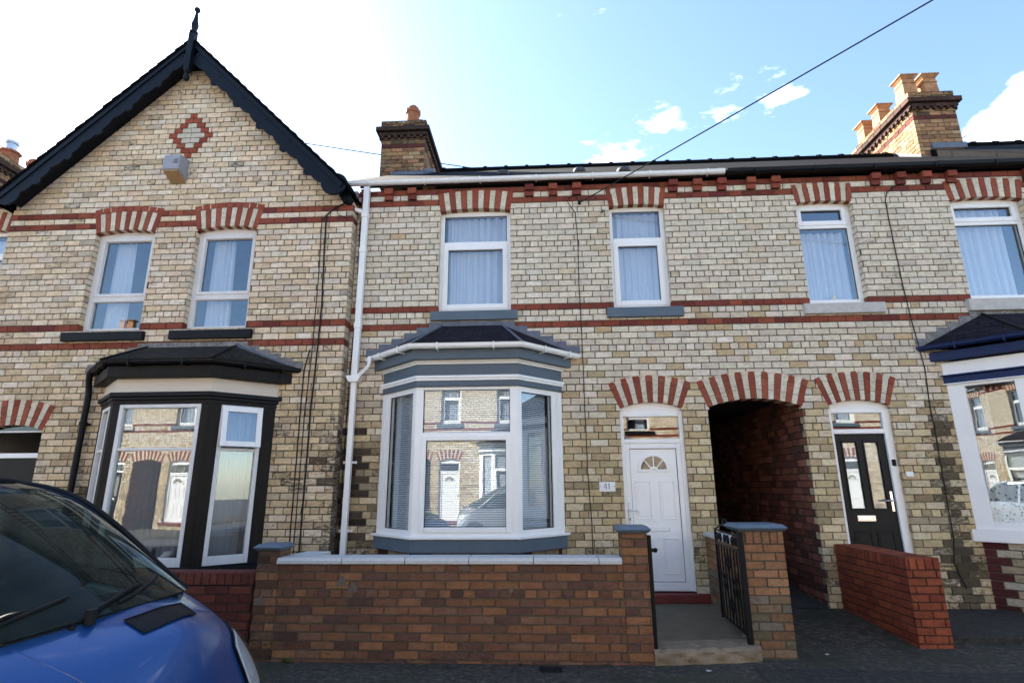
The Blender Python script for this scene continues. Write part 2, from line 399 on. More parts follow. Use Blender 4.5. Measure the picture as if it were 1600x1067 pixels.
class Arch:
    "segmental brick arch from its inner and outer springing points"
    def __init__(s, cx, hin, hout, zin, zout, n, split=True):
        s.cx = cx; k = hout/hin; s.zc = (k*zin-zout)/(k-1); s.ri = math.hypot(hin, zin-s.zc); s.ro = math.hypot(hout, zout-s.zc)
        s.th = math.atan2(hin, zin-s.zc); s.n = n; s.hin = hin; s.zin = zin; s.split = split; s.crown = s.zc+s.ri; s.top = s.zc+s.ro
    def half(s, z, rad=None):
        d = z-s.zc; a = d*math.tan(s.th); q = s.ro**2-d*d
        return 0 if q <= 0 else min(a, math.sqrt(q))
    def blocks(s, z):
        if z < s.zin: return []
        h = min(s.half(z), s.half(z+.046))
        return [(s.cx-h+.022, s.cx+h-.022)] if h > .03 else []
    def pts(s, r, a0, a1, k=3): return [(s.cx+r*math.sin(a0+(a1-a0)*j/k), s.zc+r*math.cos(a0+(a1-a0)*j/k)) for j in range(k+1)]
    def build(s, mb, red, cream, dmort, depth=.13, front=-.004):
        da = 2*s.th/s.n
        for k in range(s.n):
            a0 = -s.th+k*da; a1 = a0+da; g = .0042/s.ri
            isred = (k % 2 == 0)
            if s.split:
                f = .74 if isred else .34; cuts = [(s.ri, s.ri+(s.ro-s.ri)*f-.003), (s.ri+(s.ro-s.ri)*f+.003, s.ro)]
            else: cuts = [(s.ri, s.ro)]
            for (ra, rb) in cuts:
                mb.col = (red if isred else cream)()
                mb.prism(s.pts(ra, a0+g, a1-g)+s.pts(rb, a0+g, a1-g)[::-1], front+rnd.uniform(-.001, .001), depth, 0)
        mb.col = dmort
        mb.prism(s.pts(s.ri+.004, -s.th, s.th, 24)+s.pts(s.ro-.004, -s.th, s.th, 24)[::-1], .003, depth-.004, 1)
def opening(x0, x1, z0, ar):
    def f(z):
        if z0 < z < ar.zin: return [(x0, x1)]
        return ar.blocks(z)
    return f
def jit(c, v=.06, h=.02):
    k = 1+rnd.gauss(0, v); return tuple(max(.005, x*k*(1+rnd.uniform(-h, h))) for x in c)
def red_brick(): return (*jit(rnd.choice([(.25, .062, .036), (.22, .052, .034), (.28, .075, .042), (.17, .042, .032)]), .10), rnd.uniform(0, .12))
def arch_red(): return (*jit(rnd.choice([(.30, .075, .040), (.27, .066, .038), (.31, .088, .05)]), .08), rnd.uniform(0, .10))
def arch_cream(): return (*jit(rnd.choice([(.69, .60, .46), (.65, .56, .42), (.72, .63, .50)]), .05), rnd.uniform(.0, .18))
PALE = [(.75, .655, .50), (.72, .63, .48), (.70, .60, .45), (.77, .68, .545), (.73, .625, .465), (.66, .575, .455)]
TAN = [(.57, .43, .25), (.54, .40, .23)]
LOW = [(.63, .50, .29), (.58, .445, .245), (.66, .53, .33), (.50, .385, .22), (.67, .555, .37)]
WARM = [(.76, .61, .43), (.73, .57, .39), (.77, .64, .49), (.69, .53, .35), (.75, .61, .44), (.74, .635, .49)]
WLOW = [(.69, .54, .34), (.65, .495, .295), (.71, .57, .38), (.56, .42, .25), (.72, .58, .41)]
def bump1(x, c, w): return math.exp(-((x-c)/w)**2)
def main_dirt(u, z):
    d = -.02+.12*max(0, min(1, (2.6-z)/2.2))+rnd.uniform(-.05, .10)
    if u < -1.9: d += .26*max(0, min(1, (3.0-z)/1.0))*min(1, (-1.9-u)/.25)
    d += .42*bump1(u, 5.02, .16)*max(0, min(1, (3.1-z)/1.0))            # run-off from the blue bay
    d += .30*bump1(u, 5.5, .22)*bump1(z, 5.0, .33)
    d += .22*bump1(u, 4.9, .5)*max(0, min(1, (.8-z)/.5))
    d += .18*bump1(z, .55, .25)
    d += .30*max(0, mnoise.noise(Vector((u*1.1, 3.3, z*.55)))) + .10*mnoise.noise(Vector((u*3, 9, z*2)))
    for sx in (-1.45, -.33, .98, 1.93, 3.62, 4.58, 5.75): d += .16*bump1(u, sx, .07)*max(0, 1-abs(z-3.35)/.45)
    if 5.45 < z: d += .06
    if u > 5.3 and z > 5.5: d += .2
    return d
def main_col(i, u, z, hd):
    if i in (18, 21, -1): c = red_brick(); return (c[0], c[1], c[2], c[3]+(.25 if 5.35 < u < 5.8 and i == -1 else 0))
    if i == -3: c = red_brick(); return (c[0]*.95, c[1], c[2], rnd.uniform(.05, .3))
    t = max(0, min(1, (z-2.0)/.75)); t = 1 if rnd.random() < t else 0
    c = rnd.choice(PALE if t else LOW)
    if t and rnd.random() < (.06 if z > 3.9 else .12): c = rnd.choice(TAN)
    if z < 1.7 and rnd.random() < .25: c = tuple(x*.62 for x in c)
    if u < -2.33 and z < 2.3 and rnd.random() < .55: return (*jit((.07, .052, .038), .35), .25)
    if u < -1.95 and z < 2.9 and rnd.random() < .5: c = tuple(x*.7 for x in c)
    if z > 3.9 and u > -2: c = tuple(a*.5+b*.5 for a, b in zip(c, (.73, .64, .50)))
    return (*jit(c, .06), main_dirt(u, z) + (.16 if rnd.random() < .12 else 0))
def main_mort(u, z):
    t = max(0, min(1, (z-1.8)/1.0)); c = [.15*(1-t)+.10*t, .115*(1-t)+.078*t, .07*(1-t)+.052*t]
    return (*c, .05+main_dirt(u, z)*.8)
def gab_dirt(u, z):
    d = .04+.14*max(0, min(1, (3.0-z)/2.5))+rnd.uniform(-.06, .12)
    d += .30*bump1(u, -2.66, .16)*max(0, min(1, (3.6-z)/1.5))
    d += .12*bump1(z, 3.3, .3) + .32*max(0, mnoise.noise(Vector((u*.9, 7.3, z*.6)))) + .10*mnoise.noise(Vector((u*3, 5, z*2)))
    d += .3*bump1(u, -6.0, .25)*max(0, min(1, (2.7-z)/1.))*.8
    return d
def gab_col(i, u, z, hd):
    if i in (-3, -1, 17, 20): return red_brick()
    t = rnd.random() < max(0, min(1, (z-2.2)/1.4)); c = rnd.choice(WARM if t else WLOW)
    if rnd.random() < (.03 if z > 5.3 else .09): c = tuple(x*.72 for x in c)
    if z > 5.6: c = tuple(x*1.04 for x in c)
    return (*jit(c, .07), gab_dirt(u, z)+(.22 if rnd.random() < .14 else 0))
def gab_mort(u, z): return (.075, .055, .037, .08+gab_dirt(u, z)*.7)

ZM = lerp_table([(-3, 5.777), (0, 5.511), (7, 4.896), (13, 4.383), (18, 3.948), (22, 3.606), (25, 3.344), (31, 2.809), (37, 2.261), (43, 1.723), (49, 1.196), (63, -.03)])
ZG = lerp_table([(-33, 8.06), (-3, 5.452), (-1, 5.278), (0, 5.191), (17, 3.725), (20, 3.455), (21, 3.367), (60, -.06)])

# ------------------------------------------------------------------ generic building pieces
def ring(mb, x0, x1, z0, z1, t, y0, y1, tb=None, tt=None, mi=None):
    tb = t if tb is None else tb; tt = t if tt is None else tt
    mb.box(x0, x0+t, y0, y1, z0, z1, mi); mb.box(x1-t, x1, y0, y1, z0, z1, mi)
    mb.box(x0+t, x1-t, y0, y1, z0, z0+tb, mi); mb.box(x0+t, x1-t, y0, y1, z1-tt, z1, mi)
def pane(parent, xf, x0, x1, z0, z1, y, mat="glass"):
    g = MB(xf); g.box(x0-.004, x1+.004, y, y+.006, z0-.004, z1+.004); return g.build("pane", mat, parent)
def curtain(parent, xf, x0, x1, z0, z1, y, folds=9, amp=.022, mat="curtain", seed=1, hem=True, taper=0):
    g = MB(xf); q = random.Random(seed); ph = [q.uniform(0, 6.28) for _ in range(4)]; n = int(folds*10)
    def fn(a, b):
        f = a*folds*6.283
        d = math.sin(f+.9*math.sin(a*9+ph[0])+b*.35)*amp*(.55+.45*math.sin(a*5+ph[1]))+math.sin(f*2.3+ph[2])*amp*.25
        w_ = (x1-x0)*(1-taper*b)
        return (x0+w_*a, y+d, z0+(z1-z0)*(1-b))
    g.grid(fn, n, 10)
    if hem:
        g.grid(lambda a, b: (fn(a, 1)[0], fn(a, 1)[1]-.004, z0+.0+.045*b), n, 1)
    return g.build("curtain", mat, parent, smooth=True)
def window(root, x0, x1, z0, ar, yf, zt, tt=.06, ft=.06, up_sash=0, lo_sash=0, mat="upvc", gmat="glass", bev=.006, label=None, zh=None):
    fr = MB(); zh = ar.zin+.015 if zh is None else zh
    ring(fr, x0, x1, z0, zh, ft, yf, yf+.07)
    fr.box(x0+ft, x1-ft, yf, yf+.07, zt-tt/2, zt+tt/2)
    o = fr.build("window", mat, root, bevel=bev, label=label)
    a = MB(); k = 14
    cur = [(ar.cx+ar.ri*math.sin(t_), ar.zc+ar.ri*math.cos(t_)+.01) for t_ in [-ar.th+2*ar.th*j/k for j in range(k+1)]]
    cur = [(min(max(px_, x0), x1), pz) for px_, pz in cur]
    a.prism([(x0, zh)]+[(x0, max(zh+.001, cur[0][1]))]+cur+[(x1, max(zh+.001, cur[-1][1])), (x1, zh)], yf+.012, yf+.06)
    a.build("head_panel", "cream_panel" if mat == "upvc" else mat, o)
    for (za, zb, st) in ((zt+tt/2, zh-ft, up_sash), (z0+ft, zt-tt/2, lo_sash)):
        xa, xb = x0+ft, x1-ft
        if st:
            s = MB(); ring(s, xa-.012, xb+.012, za-.012, zb+.012, st+.012, yf-.012, yf+.05); s.build("sash", mat, o, bevel=bev)
        pane(o, None, xa+st, xb-st, za+st, zb-st, yf+.032, gmat)
        s = MB(); ring(s, xa+st-.003, xb-st+.003, za+st-.003, zb-st+.003, .008, yf+.022, yf+.034); s.build("gasket", "rubber" if mat == "upvc" else "old_white_wood", o)
    return o
def reveals(mb, x0, x1, z0, zr, rows, zf, depth, colfn, mortc, left=True, right=True):
    old = mb.xf
    for side, flag in ((x0, left), (x1, right)):
        if not flag: continue
        sg = 1 if side == x0 else -1
        mb.xf = lambda u, d, z, side=side, sg=sg: (side-sg*d, u, z)
        rr = [i for i in rows if zf(i+1) > z0-.06 and (zf(i)+zf(i+1))/2 < zr+.03]
        bricks(mb, rr, zf, .002, depth, None, lambda i, u, z, h, side=side: colfn(i, side, z, h), mortc if callable(mortc) else None, bp=.232, joint=.009, dep=.006, offs=.0)
    mb.xf = old
def sweep(mb, path, prof, yw, mi=None):
    "path: list of plan points, prof: closed section [(out, z)], mitred"
    ps = [off_path(path, o, yw) for o, z in prof]
    n = len(prof); m = len(path)
    idx = [[mb.p(ps[k][j][0], ps[k][j][1], prof[k][1]) for k in range(n)] for j in range(m)]
    for j in range(m-1):
        for k in range(n): mb.face((idx[j][k], idx[j][(k+1) % n], idx[j+1][(k+1) % n], idx[j+1][k]), mi)
    mb.face(idx[0][::-1], mi); mb.face(idx[-1], mi)
def off_path(path, o, yw):
    "offset the canted path outwards (towards -Y), ends staying on the wall plane"
    L_ = []
    for a, b in zip(path, path[1:]):
        d = Vector((b[0]-a[0], b[1]-a[1])).normalized(); n = Vector((d.y, -d.x))
        if n.y > 0 and abs(n.x) < .99: n = -n
        L_.append((Vector(a[:2])+n*o, d))
    res = []
    p0, d0 = L_[0]; tt = (yw-p0.y)/d0.y; res.append(p0+d0*tt)
    for (p1, d1), (p2, d2) in zip(L_, L_[1:]):
        den = d1.x*d2.y-d1.y*d2.x; q = p2-p1; t_ = (q.x*d2.y-q.y*d2.x)/den; res.append(p1+d1*t_)
    p0, d0 = L_[-1]; tt = (yw-p0.y)/d0.y; res.append(p0+d0*tt)
    return [(v_.x, v_.y) for v_ in res]
GUT = [(0, 0), (0, -.045), (.02, -.07), (.065, -.07), (.09, -.045), (.096, -.008), (.10, 0), (.085, 0), (.078, -.04), (.06, -.062), (.025, -.062), (.008, -.04), (.008, 0)]

def bay(root, path, yw, bands, plinth, roof, glaz, gut, posts, label):
    """bands: (z0,z1,offset,mat) solid courses; glaz(seg index)->builder of the lights"""
    mats = []; body = MB(); co = MB()
    for (z0, z1, o, mt) in bands:
        if mt not in mats: mats.append(mt)
        P = off_path(path, o, yw+.03)
        (body if z1 < 1.2 else co).prism(P, z0, z1, mats.index(mt), axis='z')
    zl, zh = posts
    b = body.build("bay_window", mats, root, bevel=.007, label=label)
    co.build("cornice", mats, b, bevel=.007)
    A = [Vector((*q, 0)) for q in path]
    for s in range(3):
        a, c = A[s], A[s+1]; d = (c-a); Ln = d.length; d.normalize(); n = Vector((-d.y, d.x, 0))
        if n.y < 0: n = -n
        def xf(u, dep, z, a=a, d=d, n=n): q = a+d*u+n*dep; return (q.x, q.y, z)
        glaz(b, xf, Ln, s)
    # roof
    ze, zr, o, rl, rr, mt, leadm = roof
    P = off_path(path, o, yw); r = MB()
    q = [(*P[k], ze) for k in range(4)]; RL = (rl, yw-.005, zr); RR = (rr, yw-.005, zr)
    def uvs(pts, e0, e1):
        e = (Vector(e1)-Vector(e0)).normalized(); nn = None
        out_ = []
        for pt in pts:
            dd = Vector(pt)-Vector(e0); uu = dd.dot(e); out_.append((uu, (dd-e*uu).length))
        return out_
    for pts in ([q[1], q[2], RR, RL], [q[0], q[1], RL], [q[2], q[3], RR]):
        r.poly(pts, 0, uvs(pts, pts[0], pts[1]))
    r.poly([(x, y, ze-.02) for x, y, z in q], 0, [(0, 0)]*4)
    for k in range(3): r.poly([q[k], q[k+1], (q[k+1][0], q[k+1][1], ze-.02), (q[k][0], q[k][1], ze-.02)], 0, [(0, 0), (1, 0), (1, .02), (0, .02)])
    ro = r.build("roof", mt, b)
    for a_, b_ in ((q[1], RL), (q[2], RR)):
        l = MB(); l.tube([Vector(a_)+Vector((0, -.01, .006)), Vector(b_)+Vector((0, 0, .006))], .016, 6); l.build("hip_lead", leadm if leadm != "old_lead" else "black_paint", b)
    # stepped flashing
    l = MB()
    for (e, rdg) in ((P[0], RL), (P[3], RR)):
        n = 6; sx = (rdg[0]-e[0])
        for k in range(n):
            xa = e[0]+sx*k/n; xb = e[0]+sx*(k+1)/n; zt_ = ze+(zr-ze)*(k+1)/n+.055; zb_ = ze+(zr-ze)*k/n-.02
            l.box(xa, xb, yw-.012-.0008*k, yw+.004, zb_, zt_)
    l.box(rl, rr, yw-.014, yw+.004, zr-.03, zr+.06)
    l.build("flashing", leadm, b)
    # gutter
    go, gz, gm = gut
    g = MB(); sweep(g, path, [(go+x*.92, gz+z*.85) for x, z in GUT], yw)
    gu = g.build("gutter", gm, b, bevel=0)
    P = off_path(path, go+.05, yw)
    for s in range(3):
        a, c = Vector(P[s]), Vector(P[s+1]); 
        for f in ((.25, .75) if s == 1 else (.35, .8)):
            q_ = a+(c-a)*f; d = (c-a).normalized(); n = Vector((-d.y, d.x)); n = n if n.y > 0 else -n
            w0 = q_-n*.056; w1 = q_+n*.10
            k_ = MB()
            A_ = [w0-d*.008, w0+d*.008, w1+d*.008, w1-d*.008]
            k_.prism([tuple(v_) for v_ in A_], gz-.083, gz-.072, axis='z')
            F_ = [w0-d*.008-n*.004, w0+d*.008-n*.004, w0+d*.008+n*.004, w0-d*.008+n*.004]
            k_.prism([tuple(v_) for v_ in F_], gz-.083, gz+.004, axis='z')
            k_.build("gutter_bracket", gm, gu)
    return b
def brick_box_faces(mb, x0, x1, y0, y1, rows, zf, colfn, mortc, faces="FLR", bp=BP, header=lambda i: False, offs=0):
    old = mb.xf
    if 'F' in faces: mb.xf = lambda u, d, z: (u, y0+d, z); bricks(mb, rows, zf, x0, x1, None, colfn, mortc, header, bp, offs=offs)
    if 'B' in faces: mb.xf = lambda u, d, z: (u, y1-d, z); bricks(mb, rows, zf, x0, x1, None, colfn, mortc, header, bp, offs=offs)
    if 'L' in faces: mb.xf = lambda u, d, z: (x0+d, u, z); bricks(mb, rows, zf, y0+.001, y1-.001, None, lambda i, u, z, h: colfn(i, x0, z, h), mortc, header, bp, offs=offs+y0)
    if 'R' in faces: mb.xf = lambda u, d, z: (x1-d, u, z); bricks(mb, rows, zf, y0+.001, y1-.001, None, lambda i, u, z, h: colfn(i, x1, z, h), mortc, header, bp, offs=offs+y0)
    mb.xf = old
def chimney(root, x0, x1, y0, y1, zb, sooty, pots, label=None, zs=0.0):
    "stack with a red string course, dentilled corbels and pots"
    m = MB(); zt = 8.68+zs; n = int((zt-zb)/.087)+1; zf = lambda i: zt-.087*i
    pal = [(.42, .25, .12), (.34, .19, .09), (.45, .30, .16), (.26, .14, .08), (.42, .21, .11)]
    def col(i, u, z, h):
        if i == 2: return (*jit((.11, .03, .025)), .2)
        return (*jit(rnd.choice(pal), .1), sooty+rnd.uniform(-.12, .24)+(.15 if i < 2 else 0))
    mc = lambda u, z: (.09, .07, .05, sooty)
    brick_box_faces(m, x0, x1, y0, y1, range(0, n), zf, col, mc, "FLRB")
    def dark(i, u, z, h): return (*jit((.075, .035, .028), .2), sooty+.2)
    z = zt
    for pr, hh, dk in ((.045, .085, 1), (.10, .095, 1), (.02, .175, 0)):
        k = 1 if hh < .1 else 2; zz = z+hh
        brick_box_faces(m, x0-pr, x1+pr, y0-pr, y1+pr, range(0, k), (lambda zz, hh, k: (lambda i: zz-hh/k*i))(zz, hh, k), dark if dk else (lambda i, u, z, h: (*jit(rnd.choice(pal), .15), sooty+.2+rnd.uniform(-.1, .2))), lambda u, z: (.07, .055, .04, .4), "FLRB")
        m.col = (.05, .04, .035, .3)
        m.poly([(x0-pr, y0-pr, z), (x1+pr, y0-pr, z), (x1+pr, y1+pr, z), (x0-pr, y1+pr, z)], 1); m.poly([(x0-pr, y0-pr, zz), (x1+pr, y0-pr, zz), (x1+pr, y1+pr, zz), (x0-pr, y1+pr, zz)], 1)
        z = zz
    # dentils under the corbel
    q = x0
    m.col = (.07, .035, .028, .35)
    while q < x1: m.box(q, q+.06, y0-.05, y0, zt-.05, zt, 0); q += .13
    q = y0
    while q < y1: m.box(x0-.05, x0, q, q+.06, zt-.05, zt, 0); m.box(x1, x1+.05, q, q+.06, zt-.05, zt, 0); q += .13
    m.col = (.10, .09, .075, .3)
    A = [(x0, y0), (x1, y0), (x1, y1), (x0, y1)]; cx, cy = (x0+x1)/2, (y0+y1)/2
    for k in range(4):
        a, b = A[k], A[(k+1) % 4]; f = .55
        m.poly([(*a, z+.001), (*b, z+.001), (cx+(b[0]-cx)*f, cy+(b[1]-cy)*f, z+.07), (cx+(a[0]-cx)*f, cy+(a[1]-cy)*f, z+.07)], 1)
    m.poly([(cx+(a[0]-cx)*.55, cy+(a[1]-cy)*.55, z+.07) for a in A], 1)
    ch = m.build("chimney", ["brick", "mortar"], root, label=label)
    for (px_, py_, kind) in pots:
        g = MB()
        if kind == 'sq':
            for z0_, z1_, a, b in ((z-.02, z+.40, .150, .128), (z+.40, z+.425, .14, .14), (z+.425, z+.50, .126, .126), (z+.50, z+.56, .13, .175), (z+.56, z+.59, .182, .182)):
                g.face([g.p(px_+sx*a, py_+sy*a, z0_) for sx, sy in ((-1, -1), (1, -1), (1, 1), (-1, 1))])
                lo = [g.p(px_+sx*a, py_+sy*a, z0_) for sx, sy in ((-1, -1), (1, -1), (1, 1), (-1, 1))]; hi = [g.p(px_+sx*b, py_+sy*b, z1_) for sx, sy in ((-1, -1), (1, -1), (1, 1), (-1, 1))]
                for k in range(4): g.face((lo[k], lo[(k+1) % 4], hi[(k+1) % 4], hi[k]))
                g.face(hi)
            g.build("chimney_pot", "buff_clay", ch, bevel=.008)
        elif kind == 'round':
            g.lathe(px_, py_, [(.15, z-.02), (.13, z+.38), (.155, z+.40), (.155, z+.44), (.125, z+.46), (.115, z+.53), (.07, z+.58), (.03, z+.595)], 18)
            for k in range(8):
                a = k*.785; g.box(px_+.135*math.cos(a)-.015, px_+.135*math.cos(a)+.015, py_+.135*math.sin(a)-.015, py_+.135*math.sin(a)+.015, z+.44, z+.485)
            g.build("chimney_pot", "terracotta", ch)
        else:
            g.lathe(px_, py_, [(.20, z-.02), (.17, z+.34), (.21, z+.36), (.21, z+.40), (.15, z+.42)], 8); po = g.build("chimney_pot", "terracotta", ch)
            g = MB(); g.lathe(px_, py_, [(.10, z+.42), (.10, z+.6), (.125, z+.6), (.125, z+.66), (.10, z+.67)], 16); g.build("metal_cowl", "steel", po)
    g = MB(); g.box(x0+.25, x1+.02, y0-.012, y0+.0, zb+.5, zb+.58) if False else None
    return ch
def roof_plane(mb, x0, x1, ye, ze, yr, zr, mi=0):
    s = math.hypot(yr-ye, zr-ze)
    mb.poly([(x0, ye, ze), (x1, ye, ze), (x1, yr, zr), (x0, yr, zr)], mi, [(x0, 0), (x1, 0), (x1, s), (x0, s)])
def ridge_tiles(root, x0, x1, y, z):
    g = MB(); x = x0
    while x < x1-.05:
        xe = min(x+.45, x1); g.tube([(x, y, z-.055), (xe, y, z-.055)], .105, 12); g.tube([(x-.03, y, z-.052), (x+.04, y, z-.052)], .122, 12); x = xe
    return g.build("ridge_tiles", "slate_dark", root, smooth=False)
def house_shell(root, x0, x1, y0, name="rear_walls", gap=None, zc=5.75):
    "party walls, back wall, floors and ceilings behind the front wall; gap = passage x-range left open downstairs"
    s = MB(); e = .02
    s.box(x0+.002, x0+.11, y0+.14, 6.8, 0, zc); s.box(x1-.11, x1-.002, y0+.14, 6.8, 0, zc)
    s.box(x0+.11, x1-.11, 6.6, 6.8, 0, zc)
    if gap:
        s.box(x0+.11, gap[0], y0+.12, 6.6, .12, .2); s.box(gap[1], x1-.11, y0+.12, 6.6, .12, .2) if gap[1] < x1-.12 else None
    else: s.box(x0+.11, x1-.11, y0+.12, 6.6, .12, .2)
    s.box(x0+.11, x1-.11, y0+.12, 6.6, 2.95, 3.10, None); s.box(x0+.11, x1-.11, y0+.12, 6.6, zc-.1, zc-.02)
    return s.build(name, "plaster", root)
RIDGE_Y, RIDGE_Z, EAVE_Y, EAVE_Z = 3.3, 8.12, -.13, 5.87

# ------------------------------------------------------------------ ground
g = MB(); g.poly([(-70, -70, -.12), (70, -70, -.12), (70, 70, -.12), (-70, 70, -.12)]); g.build("ground", "road_asphalt", kind="structure")
g = MB(); g.poly([(-60, -12.4, -.10), (60, -12.4, -.10), (60, -3.1, -.10), (-60, -3.1, -.10)]); g.build("road", "road_asphalt", kind="structure")
g = MB()
g.grid(lambda a, b: (-40+80*a, -2.97+2.97*b+.0, (0 if b < .55 else .08*(b-.55)/.45)+.004*math.sin(a*211)*math.sin(b*9)), 160, 12)
g.build("pavement", "pavement_asphalt", kind="structure")
g = MB(); g.box(-40, 40, -3.1, -2.97, -.12, .002); g.build("kerb", "coping", kind="structure", bevel=.01)
g = MB(); g.box(-40, 40, -15.4, -12.4, -.12, .0); g.build("far_pavement", "pavement_asphalt", kind="structure")
g = MB(); g.grid(lambda a, b: (1.75+5.5*a, -2.55+.5*b+.02*math.sin(a*17), .007+.004*math.sin((1.75+5.5*a)*3)), 30, 4); g.build("tarmac_repair_strip", "patch_asphalt", kind="structure")

# ------------------------------------------------------------------ HOUSE with the white door (middle)
HL41 = "middle terraced house of pale brick with white door and slate grey bay window"
h41 = thing("brick_house", HL41, "house", (0, 0, 0))
AW1 = Arch(-.9, .515, .565, 5.40, 5.685, 13, False); AW2 = Arch(1.435, .395, .44, 5.40, 5.675, 11, False)
AD1 = Arch(1.445, .408, .547, 2.478, 2.808, 13); AT = Arch(2.782, .604, .728, 2.48, 2.815, 17)
AW3 = Arch(4.065, .385, .425, 5.37, 5.655, 11, False); AW4 = Arch(6.275, .49, .54, 5.34, 5.63, 13, False)
AD2 = Arch(4.095, .388, .520, 2.482, 2.83, 13)
def blk(*fs):
    return lambda z: [q for f in fs for q in f(z)]
BAYC = (-2.12, .28, -1.54, -.28)
def bayhole(a, b): return lambda z: [(a+.1, b-.1)] if .93 < z < 2.7 else []
op41 = blk(opening(-1.415, -.385, 3.87, AW1), opening(1.04, 1.83, 3.87, AW2), opening(1.037, 1.853, .23, AD1), opening(2.178, 3.386, -1, AT), bayhole(-2.12, .28))
op43 = blk(opening(2.178, 3.386, -1, AT), opening(3.68, 4.45, 3.87, AW3), opening(5.785, 6.765, 3.88, AW4), opening(3.707, 4.483, .2, AD2), bayhole(5.23, 7.33))
hdr = lambda i: i >= 0 and i % 6 == 1
rows_main = list(range(-3, 64)); PX_ = 2.78
def trans(z):  return 0
w41 = MB(lambda u, d, z: (u, d, z))
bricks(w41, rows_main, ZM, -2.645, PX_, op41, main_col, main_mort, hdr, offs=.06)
w41.xf = None
for ar in (AW1, AW2, AD1): ar.build(w41, arch_red, arch_cream, (.12, .10, .075, .15), .125 if ar is not AD1 else .07)
allrows = list(range(-3, 64))
reveals(w41, -1.415, -.385, 3.87, 5.40, allrows, ZM, .13, main_col, main_mort); reveals(w41, 1.04, 1.83, 3.87, 5.40, allrows, ZM, .13, main_col, main_mort)
reveals(w41, 1.037, 1.853, .23, 2.48, allrows, ZM, .07, main_col, main_mort)
# passage: left wall brick
def dark_col(i, u, z, h): return (*jit(rnd.choice([(.25, .095, .062), (.19, .075, .052), (.30, .12, .08), (.13, .06, .045)]), .15), .1)
def jamb_col(i, u, z, h): return main_col(i, u, z, h)
def corbels(mb, x0, x1, skips):
    "red brick corbels under the eaves, between the window arches"
    n = int((x1-x0)/.3465)
    for k in range(n+1):
        xc = x0+.09+k*.3465
        if xc > x1-.06 or any(a < xc < b for a, b in skips): continue
        for z0, z1, pr in ((ZM(-1)+.002, ZM(-2)-.014, .045), (ZM(-2)-.008, ZM(-3)-.01, .085)):
            mb.col = red_brick(); mb.box(xc-.062, xc+.062, -pr, 0, z0, z1, 0)
            if pr < .06: mb.col = red_brick(); mb.box(xc-.05, xc+.05, -pr*.5, 0, z0-.0, z0+.03, 0)
sk = [(ar.cx-ar.half(5.66)-.09, ar.cx+ar.half(5.66)+.09) for ar in (AW1, AW2, AW3, AW4)]
corbels(w41, -2.62, PX_, sk)
w41.build("wall", ["brick", "mortar"], h41)
def passage_floor_z(y): return .0+max(0, min(.25, (y+1.3)*.062))
# rear walls and shell
house_shell(h41, -2.64, 2.165, 0)
pw = MB()
def soot_col(i, u, z, h):
    return (*[c*.9 for c in main_col(i, 3.3, z, h)[:3]], .35) if u < (.20 if i % 2 == 0 else .10) else dark_col(i, u, z, h)
pw.xf = lambda u, d, z: (2.178-d, u, z)
bricks(pw, range(33, 64), ZM, .001, 6.7, None, soot_col, lambda u, z: (.05, .035, .028, .2), hdr)
pw.xf = None; pw.col = (.05, .03, .025, .2)
pw.box(2.10, 2.16, .1, 6.7, 0, 3.0, 1)
pw.build("passage_wall", ["brick", "mortar"], h41)
# roof 41
r = MB(); roof_plane(r, -2.9, PX_, EAVE_Y, EAVE_Z, RIDGE_Y, RIDGE_Z); roof_plane(r, -2.9, PX_, 6.9, 5.75, RIDGE_Y, RIDGE_Z)
r.poly([(-2.9, EAVE_Y, EAVE_Z-.03), (PX_, EAVE_Y, EAVE_Z-.03), (PX_, EAVE_Y, EAVE_Z), (-2.9, EAVE_Y, EAVE_Z)], 0, [(0, 0), (1, 0), (1, 1), (0, 1)])
ro = r.build("roof", "slate", h41); ridge_tiles(ro, -2.0, PX_, RIDGE_Y, RIDGE_Z+.02)
for (x, y) in ((-.55, .9), (.72, .9), (1.35, .35)):
    z = EAVE_Z+(y-EAVE_Y)*(RIDGE_Z-EAVE_Z)/(RIDGE_Y-EAVE_Y); g = MB(); g.lathe(x, y, [(.11, z-.05), (.10, z+.03), (.06, z+.05), (.01, z+.055)], 14); g.build("roof_vent", "slate_lead", ro, smooth=True)
# fascia strip + gutter
g = MB(); g.box(-2.62, PX_, -.06, -.045, 5.80, 5.855); g.build("fascia", "brown_black_wood", h41)
def str_gutter(root, x0, x1, y, z, mat, joints, sc_=1.0):
    g = MB(); prof = [(y-a*sc_, z+b*sc_) for a, b in GUT]; g.prism(prof, x0, x1, axis='x')
    gu = g.build("gutter", mat, root)
    for x in joints: j = MB(); j.prism([(y-a*sc_*1.06+.003, z+b*sc_*1.08+.003) for a, b in GUT], x-.05, x+.05, axis='x'); j.build("gutter_union", mat, gu)
    x = x0+.4
    while x < x1:
        b_ = MB()
        b_.box(x-.008, x+.008, y-.10*sc_-.004, y+.012, z-.078*sc_, z-.070*sc_); b_.box(x-.008, x+.008, y-.107*sc_, y-.10*sc_, z-.075*sc_, z+.004); x += .82
        b_.build("gutter_bracket", mat, gu)
    return gu
str_gutter(h41, -2.86, 2.70, -.078, 5.868, "upvc_grimy", (-1.16, 2.65), .82)
